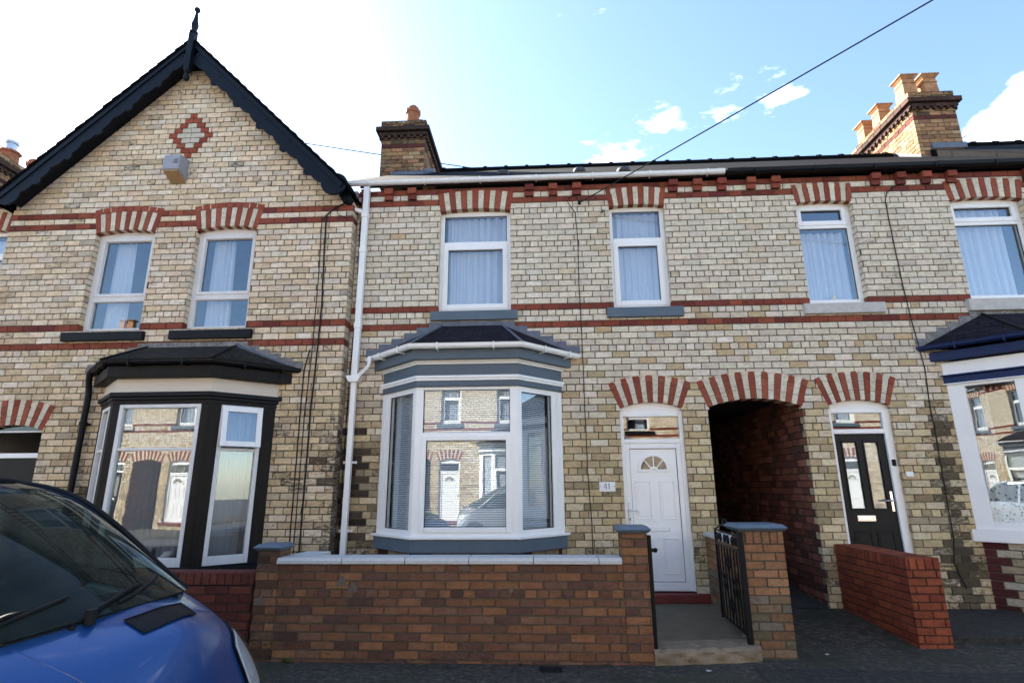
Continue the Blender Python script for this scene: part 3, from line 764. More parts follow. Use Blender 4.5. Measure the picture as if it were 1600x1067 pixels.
# windows 41
wn = window(h41, -1.425, -.378, 3.872, AW1, .10, 4.925, .065, .065, 0, .062, zh=5.43)
curtain(wn, None, -1.34, -.46, 3.93, 5.38, .23, 8, .034, seed=3)
wn = window(h41, 1.03, 1.84, 3.872, AW2, .10, 4.915, .065, .065, 0, .062, zh=5.43)
curtain(wn, None, 1.1, 1.78, 3.93, 5.38, .23, 6.5, .034, seed=9)
for (a, b, z0, z1, m_) in ((-1.505, -.290, 3.725, 3.87, "grey_sill"), (.94, 1.972, 3.72, 3.87, "grey_sill")):
    g = MB(); g.prism([(.1, z0), (-.055, z0), (-.055, z1-.012), (.1, z1+.004)], a, b, axis='x'); g.build("window_sill", m_, h41, bevel=.006)
# bay 41
PATH41 = [(-2.12, 0), (-1.54, -.57), (-.28, -.57), (.28, 0)]
def glaz41(b, xf, Ln, s):
    f = MB(xf); z0, z1 = .935, 2.70
    if s == 1:
        ring(f, .0, Ln, z0, z1, .095, .0, .07, tb=.055, tt=.04); f.box(.095, Ln-.095, 0, .07, 2.085, 2.14)
        o = f.build("window_frame", "upvc", b, bevel=.007)
        sa = MB(xf); ring(sa, .083, Ln-.083, .978, 2.10, .062, -.014, .05); sa.build("sash", "upvc", b, bevel=.008)
        pane(b, xf, .095, Ln-.095, 2.14, 2.66, .03); pane(b, xf, .145, Ln-.145, 1.04, 2.038, .03)
        for a_, b_, c_, d_ in ((.092, Ln-.092, 2.137, 2.663), (.143, Ln-.143, 1.038, 2.04)):
            k = MB(xf); ring(k, a_, b_, c_, d_, .008, .018, .031); k.build("gasket", "rubber", b)
        u0, u1 = .10, Ln-.10
    else:
        ea, eb = (.19, .07) if s == 0 else (.07, .19)
        f.box(0, ea, .0, .07, z0, z1); f.box(Ln-eb, Ln, 0, .07, z0, z1); f.box(ea, Ln-eb, 0, .07, z0, z0+.07); f.box(ea, Ln-eb, 0, .07, z1-.065, z1)
        if s == 0: f.box(.07, .078, -.006, 0, z0, z1); f.box(.11, .118, -.006, 0, z0, z1)
        else: f.box(Ln-.078, Ln-.07, -.006, 0, z0, z1); f.box(Ln-.118, Ln-.11, -.006, 0, z0, z1)
        f.build("window_frame", "upvc", b, bevel=.007)
        pane(b, xf, ea, Ln-eb, z0+.07, z1-.065, .03)
        k = MB(xf); ring(k, ea-.002, Ln-eb+.002, z0+.068, z1-.063, .008, .018, .031); k.build("gasket", "rubber", b)
        u0, u1 = (ea+.04, Ln-eb+.03) if s == 0 else (ea-.03, Ln-eb-.04)
    bl = MB(xf); z = .97
    while z < 2.66:
        bl.poly([(u0, .085, z), (u1, .085, z), (u1, .100, z+.018), (u0, .100, z+.018)]); z += .0262
    bl.box(u0, u1, .083, .11, 2.65, 2.68)
    bl.build("blind", "blind", b, solid=.0012)
gp, uw = "grey_paint", "upvc"
b41 = bay(h41, PATH41, 0, [(.755, .905, .02, "grey_sill"), (.905, .937, .045, uw), (2.70, 2.712, .03, gp), (2.712, 2.776, .006, gp), (2.776, 2.806, .02, uw), (2.806, 2.842, .03, uw), (2.842, 2.985, .004, gp), (2.985, 3.01, .02, uw), (3.01, 3.032, .045, uw), (3.032, 3.165, .10, gp)],
    None, (3.20, 3.655, .19, -1.35, -.51, "slate_dark", "lead"), glaz41, (.115, 3.215, "upvc"), (.935, 2.70), None)
# bay plinth
def plinth(root, path, z1, colfn, yw, name="bay_plinth"):
    m = MB()
    A = [Vector((*q, 0)) for q in path]
    for s in range(3):
        a, c = A[s], A[s+1]; d = c-a; Ln = d.length; d.normalize(); n = Vector((-d.y, d.x, 0)); n = n if n.y > 0 else -n
        m.xf = lambda u, dep, z, a=a, d=d, n=n: ((a+d*u+n*dep).x, (a+d*u+n*dep).y, z)
        rr = range(int((z1)/.087)+2); zf = lambda i: z1-.087*i
        bricks(m, rr, zf, 0, Ln, None, lambda i, u, z, h, s=s, Ln=Ln: colfn(i, u, z, h, s, Ln), lambda u, z: (.12, .095, .07, .2), bp=BP)
    m.xf = None
    return m.build(name, ["brick", "mortar"], root)
plinth(h41, [(-2.08, 0), (-1.52, -.53), (-.30, -.53), (.24, 0)], .757, lambda i, u, z, h, s, Ln: ((*jit((.06, .022, .02), .1), .1) if (u < .12 or u > Ln-.12) else (*jit((.26, .2, .12), .1), .25)), 0)
# downpipe 41
d = MB(); d.box(-2.545, -2.465, -.115, -.035, 2.93, 5.80); d.box(-2.54, -2.47, -.11, -.04, .55, 2.87)
for z in (5.30, 4.75, 3.62): d.box(-2.552, -2.458, -.122, -.028, z, z+.075)
dp = d.build("downpipe", "upvc", h41, bevel=.006)
d = MB(); d.prism([(-2.60, 2.955), (-2.60, 2.93), (-2.565, 2.865), (-2.445, 2.865), (-2.405, 2.93), (-2.405, 2.955)], -.15, -.02); d.build("hopper", "upvc", dp, bevel=.006)
d = MB(); d.tube([(-2.28, -.16, 3.20), (-2.285, -.16, 3.12), (-2.30, -.15, 3.07), (-2.44, -.10, 2.965), (-2.47, -.09, 2.94)], .032, 4); d.build("gutter_outlet", "upvc", dp)
d = MB(); d.tube([(-2.74, -.16, 5.58), (-2.735, -.16, 5.47), (-2.72, -.15, 5.43), (-2.56, -.08, 5.40), (-2.53, -.08, 5.36)], .034, 6); d.build("branch_pipe", "upvc", dp)
for z in (1.80, .95): d = MB(); d.box(-2.57, -2.44, -.05, 0, z, z+.025); d.lathe(-2.585, -.03, [(.012, z-.005), (.012, z+.03)], 8); d.lathe(-2.425, -.03, [(.012, z-.005), (.012, z+.03)], 8); d.build("pipe_bracket", "upvc", dp)
# door 41
def arch_panel(a, ar, x0, x1, zh, y0, y1):
    k = 14; cur = [(min(max(ar.cx+ar.ri*math.sin(t_), x0), x1), ar.zc+ar.ri*math.cos(t_)+.01) for t_ in [-ar.th+2*ar.th*j/k for j in range(k+1)]]
    a.prism([(x0, zh)]+cur+[(x1, zh)], y0, y1)
f = MB(); x0, x1, y = 1.030, 1.858, .055
f.box(x0, x0+.055, y, y+.07, .25, 2.43); f.box(x1-.055, x1, y, y+.07, .25, 2.43); f.box(x0+.055, x1-.055, y, y+.07, 2.375, 2.43)
f.box(x0+.055, x1-.055, y, y+.07, 2.03, 2.085)
ring(f, x0+.055, x1-.055, .25, 2.03, .058, y+.008, y+.06, tb=.10, tt=.068)
d41 = f.build("door", "upvc", h41, bevel=.007, label="white panelled front door with fanlight and arched head")
a = MB(); arch_panel(a, AD1, x0, x1, 2.43, y+.01, y+.06); a.build("head_panel", "upvc", d41)
pane(d41, None, x0+.055, x1-.055, 2.085, 2.375, y+.03)
lf = MB(); lx0, lx1, lz0, lz1, ly = x0+.118, x1-.118, .356, 1.957, y+.03
lf.box(lx0, lx1, ly, ly+.04, lz0, lz1)
def pmould(mb, a, b, c, d_, yy): ring(mb, a, b, c, d_, .012, yy-.008, yy); mb.box(a+.03, b-.03, yy-.004, yy, c+.03, d_-.03)
cxm = (lx0+lx1)/2
for (a_, b_) in ((lx0+.045, cxm-.055), (cxm+.055, lx1-.045)):
    pmould(lf, a_, b_, 1.085, 1.555, ly); pmould(lf, a_, b_, .44, .86, ly)
n = 18; zc_, ri, ro_ = 1.70, .165, .205
outer = [(cxm+ro_*math.cos(math.pi*k/n), zc_+ro_*math.sin(math.pi*k/n)) for k in range(n+1)]; inner = [(cxm+ri*math.cos(math.pi*k/n), zc_+ri*math.sin(math.pi*k/n)) for k in range(n+1)]
for k in range(n): lf.prism([outer[k], outer[k+1], inner[k+1], inner[k]], ly-.014, ly)
lf.box(cxm-.205, cxm-.065, ly-.0141, ly, zc_-.03, zc_+.0); lf.box(cxm+.065, cxm+.205, ly-.0141, ly, zc_-.03, zc_)
io = [(cxm+.065*math.cos(math.pi*k/8), zc_-.03+.065*math.sin(math.pi*k/8)) for k in range(9)]; ii = [(cxm+.035*math.cos(math.pi*k/8), zc_-.03+.035*math.sin(math.pi*k/8)) for k in range(9)]
for k in range(8): lf.prism([io[k], io[k+1], ii[k+1], ii[k]], ly-.0145, ly)
for a_ in (45, 90, 135):
    ca, sa = math.cos(R(a_)), math.sin(R(a_)); px_, pz = -sa*.007, ca*.007
    lf.prism([(cxm+.055*ca-px_, zc_-.02+.055*sa-pz), (cxm+.055*ca+px_, zc_-.02+.055*sa+pz), (cxm+.17*ca+px_, zc_+.165*sa+pz), (cxm+.17*ca-px_, zc_+.165*sa-pz)], ly-.0125, ly)
lo = lf.build("door_leaf", "upvc", d41, bevel=.003)
g = MB(); g.prism([(cxm+.166*math.cos(math.pi*k/n), zc_+.166*math.sin(math.pi*k/n)) for k in range(n+1)], ly-.006, ly-.002); g.build("fan_pane", "glass_fan", d41)
g = MB(); ring(g, lx0-.004, lx1+.004, lz0-.004, lz1+.004, .004, ly-.004, ly+.002); g.build("door_seal", "rubber", d41)
g = MB(); ring(g, cxm-.15, cxm+.15, .945, .995, .008, ly-.012, ly); g.box(cxm-.14, cxm+.14, ly-.008, ly, .953, .987); g.build("letter_plate", "upvc", d41, bevel=.003)
g = MB(); g.box(1.088, 1.118, y-.006, y+.01, 1.04, 1.29); g.tube([(1.103, y-.004, 1.20), (1.103, y-.045, 1.20), (1.115, y-.05, 1.20), (1.20, y-.048, 1.198)], .009, 8); g.build("handle", "brass_white", d41, bevel=.004)
g = MB(); g.lathe(1.103, y-.004, [(.008, 1.075), (.008, 1.105)], 8); g.build("keyhole", "ink", d41)
g = MB(); g.box(1.02, 2.0, -.03, .30, .13, .235); g.build("door_step", "red_tile", h41, bevel=.012)
# chimney 41/39
chimney(h41, -3.10, -2.22, 2.3, 4.5, 7.2, .36, [(-2.56, 2.62, 'round'), (-2.50, 3.1, 'round'), (-2.56, 3.6, 'round'), (-2.56, 4.1, 'round')], zs=-.35)
g = MB(); g.box(-2.85, -2.20, 2.28, 2.299, 7.42, 7.53); g.build("chimney_flashing", "lead", h41)
g = MB(); g.prism([(2.28, 7.40), (3.3, 8.05), (3.3, 8.20), (2.28, 7.58)], -2.219, -2.20, axis='x'); g.build("chimney_flashing", "lead", h41)

# ------------------------------------------------------------------ HOUSE with the black door (right)
h43 = thing("brick_house", "right-hand terraced house with black composite door and blue trimmed bay window", "house", (5.3, 0, 0))
X43 = 7.84
w43 = MB(lambda u, d, z: (u, d, z))
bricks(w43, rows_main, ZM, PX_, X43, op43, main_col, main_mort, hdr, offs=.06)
w43.xf = None
for ar in (AT, AW3, AW4, AD2): ar.build(w43, arch_red, arch_cream, (.12, .10, .075, .15), .20 if ar is AT else (.125 if ar is not AD2 else .07))
reveals(w43, 3.68, 4.45, 3.87, 5.37, allrows, ZM, .13, main_col, main_mort); reveals(w43, 5.785, 6.765, 3.87, 5.34, allrows, ZM, .13, main_col, main_mort); reveals(w43, 3.707, 4.483, .2, 2.48, allrows, ZM, .07, main_col, main_mort)
corbels(w43, 2.99, X43, sk)
w43.build("wall", ["brick", "mortar"], h43)
house_shell(h43, 3.50, X43, 0)
pw = MB(); pw.xf = lambda u, d, z: (3.386+d, u, z)
bricks(pw, range(31, 64), ZM, .001, 6.7, None, soot_col, lambda u, z: (.05, .035, .028, .2), hdr, offs=.116)
pw.xf = None; pw.col = (.05, .03, .025, .3)
pw.box(2.10, 3.48, .19, 6.7, 2.64, 2.93, 1); pw.box(2.10, 3.48, 6.4, 6.5, 0, 2.64, 1); pw.box(3.41, 3.49, .1, 6.7, 0, 3.0, 1)
pw.build("passage_wall", ["brick", "mortar"], h43)
r = MB(); roof_plane(r, PX_, X43, EAVE_Y, EAVE_Z, RIDGE_Y, RIDGE_Z); roof_plane(r, PX_, X43, 6.9, 5.75, RIDGE_Y, RIDGE_Z)
r.poly([(PX_, EAVE_Y, EAVE_Z-.03), (X43, EAVE_Y, EAVE_Z-.03), (X43, EAVE_Y, EAVE_Z), (PX_, EAVE_Y, EAVE_Z)], 0, [(0, 0), (1, 0), (1, 1), (0, 1)])
ro = r.build("roof", "slate", h43); ridge_tiles(ro, PX_, 7.4, RIDGE_Y, RIDGE_Z+.02)
str_gutter(h43, 2.72, 12.0, -.07, 5.865, "iron", (2.95, 4.2, 5.65, 7.1), 1.0)
g = MB(); g.box(PX_, X43, -.07, -.05, 5.79, 5.86); g.build("fascia", "iron", h43)
wn = window(h43, 3.66, 4.455, 3.885, AW3, .10, 5.045, .06, .062, .055, 0, zh=5.41)
curtain(wn, None, 3.74, 4.38, 3.94, 5.0, .24, 6, .032, seed=21, hem=False)
g = MB(); g.lathe(4.08, .16, [(.045, 3.945), (.05, 3.97), (.03, 3.99), (.035, 4.02), (.012, 4.05)], 10); g.build("ornament", "ornament", wn)
wn = window(h43, 5.77, 6.775, 3.90, AW4, .10, 5.03, .06, .062, .055, 0, zh=5.38)
curtain(wn, None, 5.84, 6.60, 3.96, 5.32, .24, 7, .035, seed=27, hem=False)
for (a, b, z0, z1) in ((3.575, 4.632, 3.712, 3.868), (5.70, 6.86, 3.71, 3.885)):
    g = MB(); g.prism([(.1, z0), (-.055, z0), (-.055, z1-.012), (.1, z1+.004)], a, b, axis='x'); g.build("window_sill", "stone_sill", h43, bevel=.008)
# bay 43
PATH43 = [(5.23, 0), (5.81, -.57), (6.77, -.57), (7.35, 0)]
def glaz43(b, xf, Ln, s):
    f = MB(xf); z0, z1 = .965, 2.73
    if s == 1:
        ring(f, 0, Ln, z0, z1, .09, 0, .07); f.box(.09, Ln-.09, 0, .07, 2.10, 2.16); f.build("window_frame", "upvc", b, bevel=.007)
        pane(b, xf, .09, Ln-.09, 2.16, z1-.09, .03, "glass_old"); pane(b, xf, .09, Ln-.09, z0+.09, 2.10, .03, "glass_old")
    else:
        ea, eb = (.18, .16) if s == 0 else (.16, .18)
        f.box(0, ea, .0, .07, z0, z1); f.box(Ln-eb, Ln, 0, .07, z0, z1); f.box(ea, Ln-eb, 0, .07, z0, z0+.09); f.box(ea, Ln-eb, 0, .07, z1-.04, z1)
        f.build("window_frame", "upvc", b, bevel=.007); pane(b, xf, ea, Ln-eb, z0+.09, z1-.04, .03, "glass_old")
    u0, u1 = .08, Ln-.08
    if s == 0:
        curtain(b, xf, .10, .36, 1.5, 2.69, .16, 4, .03, seed=31, mat="net", hem=False)
        c_ = MB(xf); c_.grid(lambda a, b_: (.06+(Ln-.1)*a, .115+.012*math.sin(a*40), 1.02+(.34+.17*math.sin(a*3.14+.2)**2)*b_), 40, 4); c_.build("lace_curtain", "lace", b)
    else:
        curtain(b, xf, u0, u1, 1.05, 2.69, .14, 9, .02, seed=33+s, mat="net", hem=False)
bp_ = "blue_paint"
b43 = bay(h43, PATH43, 0, [(.825, .965, .035, uw), (2.725, 2.742, .03, uw), (2.742, 2.83, .015, bp_), (2.83, 2.852, .04, bp_), (2.852, 3.015, .006, uw), (3.032, 3.15, .10, bp_)],
    None, (3.215, 3.67, .20, 5.86, 6.72, "slate_dark", "old_lead"), glaz43, (.12, 3.235, "blue_paint"), (.965, 2.73), None)
def pl43(i, u, z, h, s, Ln):
    if s == 0 and (u < (.28 if i % 2 == 0 else .14)): return (*jit((.085, .022, .02), .1), .12)
    if s == 0 and u > Ln-(.28 if i % 2 == 1 else .14): return (*jit((.10, .024, .02), .1), .05)
    return (*jit(rnd.choice([(.42, .37, .27), (.36, .29, .18), (.45, .40, .31)]), .08), .12+.2*max(0, .5-z))
plinth(h43, [(5.27, 0), (5.83, -.54), (6.75, -.54), (7.31, 0)], .828, pl43, 0)
# black door
f = MB(); x0, x1, y = 3.70, 4.492, .055
f.box(x0, x0+.06, y, y+.07, .20, 2.43); f.box(x1-.10, x1, y, y+.07, .20, 2.43); f.box(x0+.06, x1-.10, y, y+.07, 2.39, 2.43); f.box(x0+.06, x1-.10, y, y+.07, 2.125, 2.185)
d43 = f.build("door", "upvc", h43, bevel=.007, label="black composite door with two tall glazed panels in a white frame")
a = MB(); arch_panel(a, AD2, x0, x1, 2.43, y+.01, y+.06); a.build("head_panel", "upvc", d43)
pane(d43, None, x0+.06, x1-.10, 2.185, 2.39, y+.03)
lf = MB(); lx0, lx1, ly = x0+.06, x1-.10, y+.03
gx = [(lx0+.09, lx0+.275), (lx1-.275, lx1-.09)]
lf.box(lx0, gx[0][0], ly, ly+.045, .2, 2.125); lf.box(gx[0][1], gx[1][0], ly, ly+.045, .2, 2.125); lf.box(gx[1][1], lx1, ly, ly+.045, .2, 2.125)
for a_, b_ in gx:
    lf.box(a_, b_, ly, ly+.045, 2.02, 2.125); lf.box(a_, b_, ly, ly+.045, .2, 1.20)
    ring(lf, a_-.012, b_+.012, 1.188, 2.032, .02, ly-.010, ly-.0005); pmould(lf, a_-.01, b_+.01, .34, .94, ly)
leaf = lf.build("door_leaf", "black_composite", d43, bevel=.005)
for a_, b_ in gx: pane(d43, None, a_, b_, 1.2, 2.02, ly+.012, "glass"); 
g = MB(); g.box(lx0+.05, lx1-.05, ly+.03, ly+.035, 1.1, 2.1); g.build("frosting", "sheer_frost" if "sheer_frost" in MATS else "net", d43)
g = MB(); g.box(4.01-.11, 4.01+.11, ly-.012, ly, 1.055, 1.125); g.box(4.01-.10, 4.01+.10, ly-.018, ly-.0121, 1.07, 1.11); g.build("letter_plate", "chrome", d43, bevel=.004)
g = MB(); g.box(4.335, 4.365, ly-.012, ly+.0, 1.17, 1.41); g.tube([(4.35, ly-.01, 1.30), (4.35, ly-.055, 1.30), (4.34, ly-.06, 1.30), (4.235, ly-.058, 1.298)], .010, 8); g.build("handle", "chrome", d43, bevel=.003)
g = MB(); g.box(4.415, 4.455, y-.02, y, 1.72, 1.80); g.build("bell_push", "rubber", d43, bevel=.004)
# chimney right, on the far party wall
ch = chimney(h43, 7.435, 8.268, 2.5, 4.62, 7.3, .22, [(7.66, 2.84, 'sq'), (8.08, 2.84, 'sq'), (7.70, 3.74, 'sq'), (7.70, 4.33, 'sq')])
for a_, b_ in (((7.66, 7.76), (8.31, 7.88)), ((7.42, 7.54), (7.72, 7.59))):
    g = MB(); g.box(a_[0], b_[0], 2.475, 2.5, a_[1], b_[1]); g.build("chimney_flashing", "lead", h43)
g = MB(); g.prism([(2.47, 7.50), (3.3, 8.05), (3.3, 8.20), (2.9, 7.93), (2.47, 7.63)], 7.41, 7.434, axis='x'); g.build("chimney_flashing", "slate_lead", h43)
# house beyond, to the right
h45 = thing("brick_house", "brick house at the right edge, its roof slightly higher than its neighbour", "house", (10, 0, 0))
w = MB(); w.box(X43+.005, 13.2, .02, 6.8, 0, 5.8); w.build("wall", "brick_plain", h45)
r = MB(); roof_plane(r, 7.62, 13.2, EAVE_Y-.01, EAVE_Z+.035, RIDGE_Y+.02, RIDGE_Z+.20); roof_plane(r, 7.62, 13.2, 6.95, 5.8, RIDGE_Y+.02, RIDGE_Z+.20)
ze_, zr_ = EAVE_Z+.035, RIDGE_Z+.20
r.poly([(7.62, EAVE_Y-.01, ze_), (7.62, RIDGE_Y+.02, zr_), (7.62, RIDGE_Y+.02, zr_-.24), (7.62, EAVE_Y-.01, ze_-.05)], 0, [(0, 0), (1, 0), (1, .1), (0, .1)])
ro = r.build("roof", "slate", h45); ridge_tiles(ro, 8.2, 13.2, RIDGE_Y+.02, RIDGE_Z+.22)

# ------------------------------------------------------------------ GABLED HOUSE (left)
YG = -.2; XA = -5.27; ZA = 8.24
h39 = thing("gabled_house", "gabled terraced house on the left with black scalloped bargeboards and brown-black bay", "house", (-5.24, 0, 0))
AG1 = Arch(-6.01, .45, .515, 5.115, 5.40, 13, False); AG2 = Arch(-4.49, .45, .515, 5.125, 5.41, 13, False); AGD = Arch(-7.10, .44, .56, 2.255, 2.575, 13)
DI0, DI1, DCX = -22, -14, -5.262
def dhw(i): k = i-DI0; return .058+.072*min(k, (DI1-DI0)-k)
def diamond(z):
    for i in range(DI0, DI1+1):
        if ZG(i+1) < z < ZG(i): return [(DCX-dhw(i), DCX+dhw(i))]
    return []
def hoodblk(ar):
    def f(z):
        r = ar.ro+.092; d = z-ar.zc
        if z < ar.zin or r*r-d*d <= 0: return []
        d2 = d+.046; h = min(d*math.tan(ar.th), math.sqrt(max(0, r*r-d2*d2))); return [(ar.cx-h+.02, ar.cx+h-.02)] if h > .03 else []
    return f
opG = blk(opening(-6.46, -5.56, 3.60, AG1), opening(-4.94, -4.04, 3.60, AG2), hoodblk(AG1), hoodblk(AG2), opening(-7.54, -6.66, .2, AGD), diamond, lambda z: [(-5.76, -3.59)] if .6 < z < 2.5 else [])
wg = MB(lambda u, d, z: (u, YG+d, z))
hg = lambda i: i % 6 == 3 and i not in (-3,)
bricks(wg, range(-31, 60), ZG, lambda z: max(-7.82, z-13.33), lambda z: min(-2.645, 2.79-z), opG, gab_col, gab_mort, hg, offs=.03)
# red and cream diamond
wg.xf = lambda u, d, z: (u, YG+d, z)
for i in range(DI0, DI1+1):
    zt, zb = ZG(i)-.0045, ZG(i+1)+.0045; h = dhw(i); k = min(i-DI0, DI1-i)
    wg.col = gab_mort(DCX, zt); wg.poly([(DCX-h, .009, zb-.005), (DCX+h, .009, zb-.005), (DCX+h, .009, zt+.005), (DCX-h, .009, zt+.005)], 1)
    if k < 2:
        for a, b in ((DCX-h+.002, DCX-.003), (DCX+.003, DCX+h-.002)):
            wg.col = arch_red(); wg.frust(a, b, zb, zt, 0, .01)
    else:
        for a, b in ((DCX-h+.002, DCX-h+.128), (DCX+h-.128, DCX+h-.002)): wg.col = arch_red(); wg.frust(a, b, zb, zt, 0, .01)
        wg.col = (*jit((.62, .56, .45)), .05); wg.frust(DCX-h+.134, DCX+h-.134, zb, zt, 0, .01) if h < .26 else None
        if h >= .26:
            for a, b in ((DCX-h+.134, DCX-.003), (DCX+.003, DCX+h-.134)): wg.col = (*jit((.62, .56, .45)), .05); wg.frust(a, b, zb, zt, 0, .01)
# return to the neighbour
wg.xf = lambda u, d, z: (-2.645-d, u, z)
bricks(wg, range(-4, 60), ZG, YG+.001, .0, None, lambda i, u, z, h: (lambda c: (c[0]*.9, c[1]*.9, c[2]*.9, c[3]+.12))(gab_col(i, -2.66, z, h)), lambda u, z: gab_mort(-2.66, z), hg, bp=.2316, offs=-.03)
wg.xf = lambda u, d, z: (-7.82+d, u, z)
bricks(wg, range(-4, 60), ZG, YG+.001, .0, None, lambda i, u, z, h: gab_col(i, -7.5, z, h), lambda u, z: gab_mort(-7.5, z), hg, bp=.2316, offs=-.03)
wg.xf = lambda a, b, c: (a, YG+b, c)
for ar in (AG1, AG2):
    ar.build(wg, arch_red, arch_cream, (.10, .08, .06, .2), .13)
    n = 9
    for k in range(n):
        a0 = -ar.th+2*ar.th*k/n; a1 = -ar.th+2*ar.th*(k+1)/n; g_ = .003
        wg.col = arch_red(); wg.prism(ar.pts(ar.ro+.006, a0+g_, a1-g_)+ar.pts(ar.ro+.088, a0+g_, a1-g_)[::-1], -.002, .012, 0)
    wg.col = (.10, .08, .06, .1); wg.prism(ar.pts(ar.ro-.003, -ar.th, ar.th, 20)+ar.pts(ar.ro+.09, -ar.th, ar.th, 20)[::-1], .005, .0125, 1)
AGD.build(wg, arch_red, arch_cream, (.10, .08, .06, .2), .10)
wg.xf = None
def rev_g(x0, x1, z0, zr, dp):
    for side, sg in ((x0, 1), (x1, -1)):
        wg.xf = lambda u, d, z, side=side, sg=sg: (side-sg*d, YG+u, z)
        bricks(wg, [i for i in range(-4, 60) if ZG(i+1) > z0-.06 and (ZG(i)+ZG(i+1))/2 < zr+.03], ZG, .002, dp, None, lambda i, u, z, h, side=side: gab_col(i, side, z, h), lambda u, z: gab_mort(-4, z), bp=.232, dep=.006)
    wg.xf = None
rev_g(-6.46, -5.56, 3.6, 5.115, .13); rev_g(-4.94, -4.04, 3.6, 5.115, .13); rev_g(-7.54, -6.66, .2, 2.255, .10)
wg.build("wall", ["brick", "mortar"], h39)
house_shell(h39, -7.82, -2.645, YG)
# gable roof
r = MB(); hw_ = 2.66
for sg in (-1, 1):
    xe = XA+sg*hw_; ze = ZA-hw_
    r.poly([(xe, -.50, ze), (xe, 6.8, ze), (XA, 6.8, ZA), (XA, -.50, ZA)][::sg], 0, [(0, 0), (7.3, 0), (7.3, 3.76), (0, 3.76)][::sg])
    r.poly([(xe, -.50, ze), (XA, -.50, ZA), (XA, -.50, ZA-.045), (xe, -.50, ze-.045)], 0, [(0, 0)]*4)
    r.poly([(xe, -.50, ze-.045), (XA, -.50, ZA-.045), (XA, 6.8, ZA-.045), (xe, 6.8, ze-.045)], 0, [(0, 0)]*4)
    r.poly([(xe, -.50, ze), (xe, 6.8, ze), (xe, 6.8, ze-.045), (xe, -.50, ze-.045)], 0, [(0, 0)]*4)
    # slate edges that step along the verge
    n = 22
    for k in range(n):
        f0, f1 = k/n, (k+.97)/n; xa, za = xe+(XA-xe)*f0, ze+(ZA-ze)*f0; xb, zb = xe+(XA-xe)*f1, ze+(ZA-ze)*f1; q = .012+.010*rnd.random()
        r.prism([(xa, za-.01), (xb, zb-.01), (xb, zb+.002), (xa, za+q+.006)], -.515+.01*rnd.random(), -.2, 0)
rf = r.build("roof", "slate", h39)
s = MB()
for sg in (-1, 1):
    xe = XA+sg*2.45; d0 = 2.45
    s.prism([(xe, ZA-d0-.05), (XA, ZA-.05), (XA, ZA-.215), (xe, ZA-d0-.215)], -.44, -.195)
s.build("soffit", "navy_paint", h39)
# bargeboards with scallops and pierced cusps
def barge(sg):
    b = MB(); P = []; n = 150; Lb = 3.56; s2 = math.sqrt(.5)
    up_, lo = [], []
    for k in range(n+1):
        s_ = Lb*k/n; x = XA+sg*s_*s2; z = ZA-.05-s_*s2
        q = (s_ % .56)/.56
        dd = .19+.05*abs(math.sin(q*2*math.pi))**.7+(.095*max(0, 1-abs(q-.5)/.12)**.8 if s_ > .25 else 0)
        up_.append((x, z)); lo.append((x-sg*dd*s2, z-dd*s2))
    for k in range(n): b.prism([up_[k], up_[k+1], lo[k+1], lo[k]] if sg > 0 else [lo[k], lo[k+1], up_[k+1], up_[k]], -.475, -.445)
    # scrolled foot
    cx, cz = XA+sg*2.42, 5.645
    b.prism([(cx+.19*math.cos(a*.3142), cz+.165*math.sin(a*.3142)) for a in range(20)], -.4765, -.4435)
    b.prism([(cx-sg*.30+.10*math.cos(a*.3142), cz+.24+.09*math.sin(a*.3142)) for a in range(20)], -.4755, -.4445)
    o = b.build("bargeboard", "navy_paint", h39)
    m = MB()      # top moulding
    m.prism([(XA, ZA-.048), (XA+sg*2.55, ZA-.048-2.55), (XA+sg*2.52, ZA-.125-2.55), (XA, ZA-.125)], -.492, -.4755); m.build("moulding", "navy_paint", o)
    for k in range(6):
        s_ = .28+.56*k; x = XA+sg*(s_-.10)*s2; z = ZA-.05-(s_+.10)*s2; m = MB()
        m.prism([(x+.016*math.cos(a*.785), z+.016*math.sin(a*.785)) for a in range(8)], -.482, -.474); m.build("boss", "black_paint", o)
barge(-1); barge(1)
f = MB(); fx, fy = XA+.01, -.50
f.box(fx-.045, fx+.045, fy-.045, fy+.045, 7.62, 8.30)
f.lathe(fx, fy, [(.06, 8.30), (.062, 8.335), (.03, 8.35), (.05, 8.42), (.055, 8.46), (.035, 8.55), (.022, 8.66), (.018, 8.70), (.036, 8.725), (.045, 8.75), (.036, 8.78), (.008, 8.80)], 14)
f.lathe(fx, fy, [(.008, 7.44), (.035, 7.47), (.045, 7.51), (.035, 7.55), (.02, 7.57), (.045, 7.60), (.045, 7.63)], 14)
f.build("finial", "navy_paint", h39, bevel=.005)
f = MB(); f.prism([(-2.86, 5.66), (-2.66, 5.66), (-2.64, 5.50), (-2.69, 5.44), (-2.79, 5.47)], -.34, -.03); f.build("gutter_end", "navy_paint", h39, bevel=.01)
f = MB(); f.tube([(-2.70, -.16, 5.46), (-2.70, -.15, 5.55)], .05, 10); f.build("rainwater_outlet", "black_paint", h39)
# gable windows
for (cx, ar, sl, sr, sd_) in ((-6.01, AG1, -6.63, -5.455, 51), (-4.49, AG2, -5.085, -3.925, 57)):
    x0, x1 = cx-.46, cx+.46
    wn = window(h39, x0, x1, 3.615, ar, YG+.10, 4.13, .085, .075, .035, .0, "old_white_wood", zh=5.13)
    curtain(wn, None, x0+.15, x0+.47, 3.68, 5.06, YG+.26, 4, .025, seed=sd_, hem=False, taper=-.15)
    g = MB(); g.prism([(YG+.1, 3.475), (YG-.06, 3.475), (YG-.06, 3.60), (YG+.1, 3.615)], sl, sr, axis='x'); g.build("window_sill", "black_paint", h39, bevel=.008)
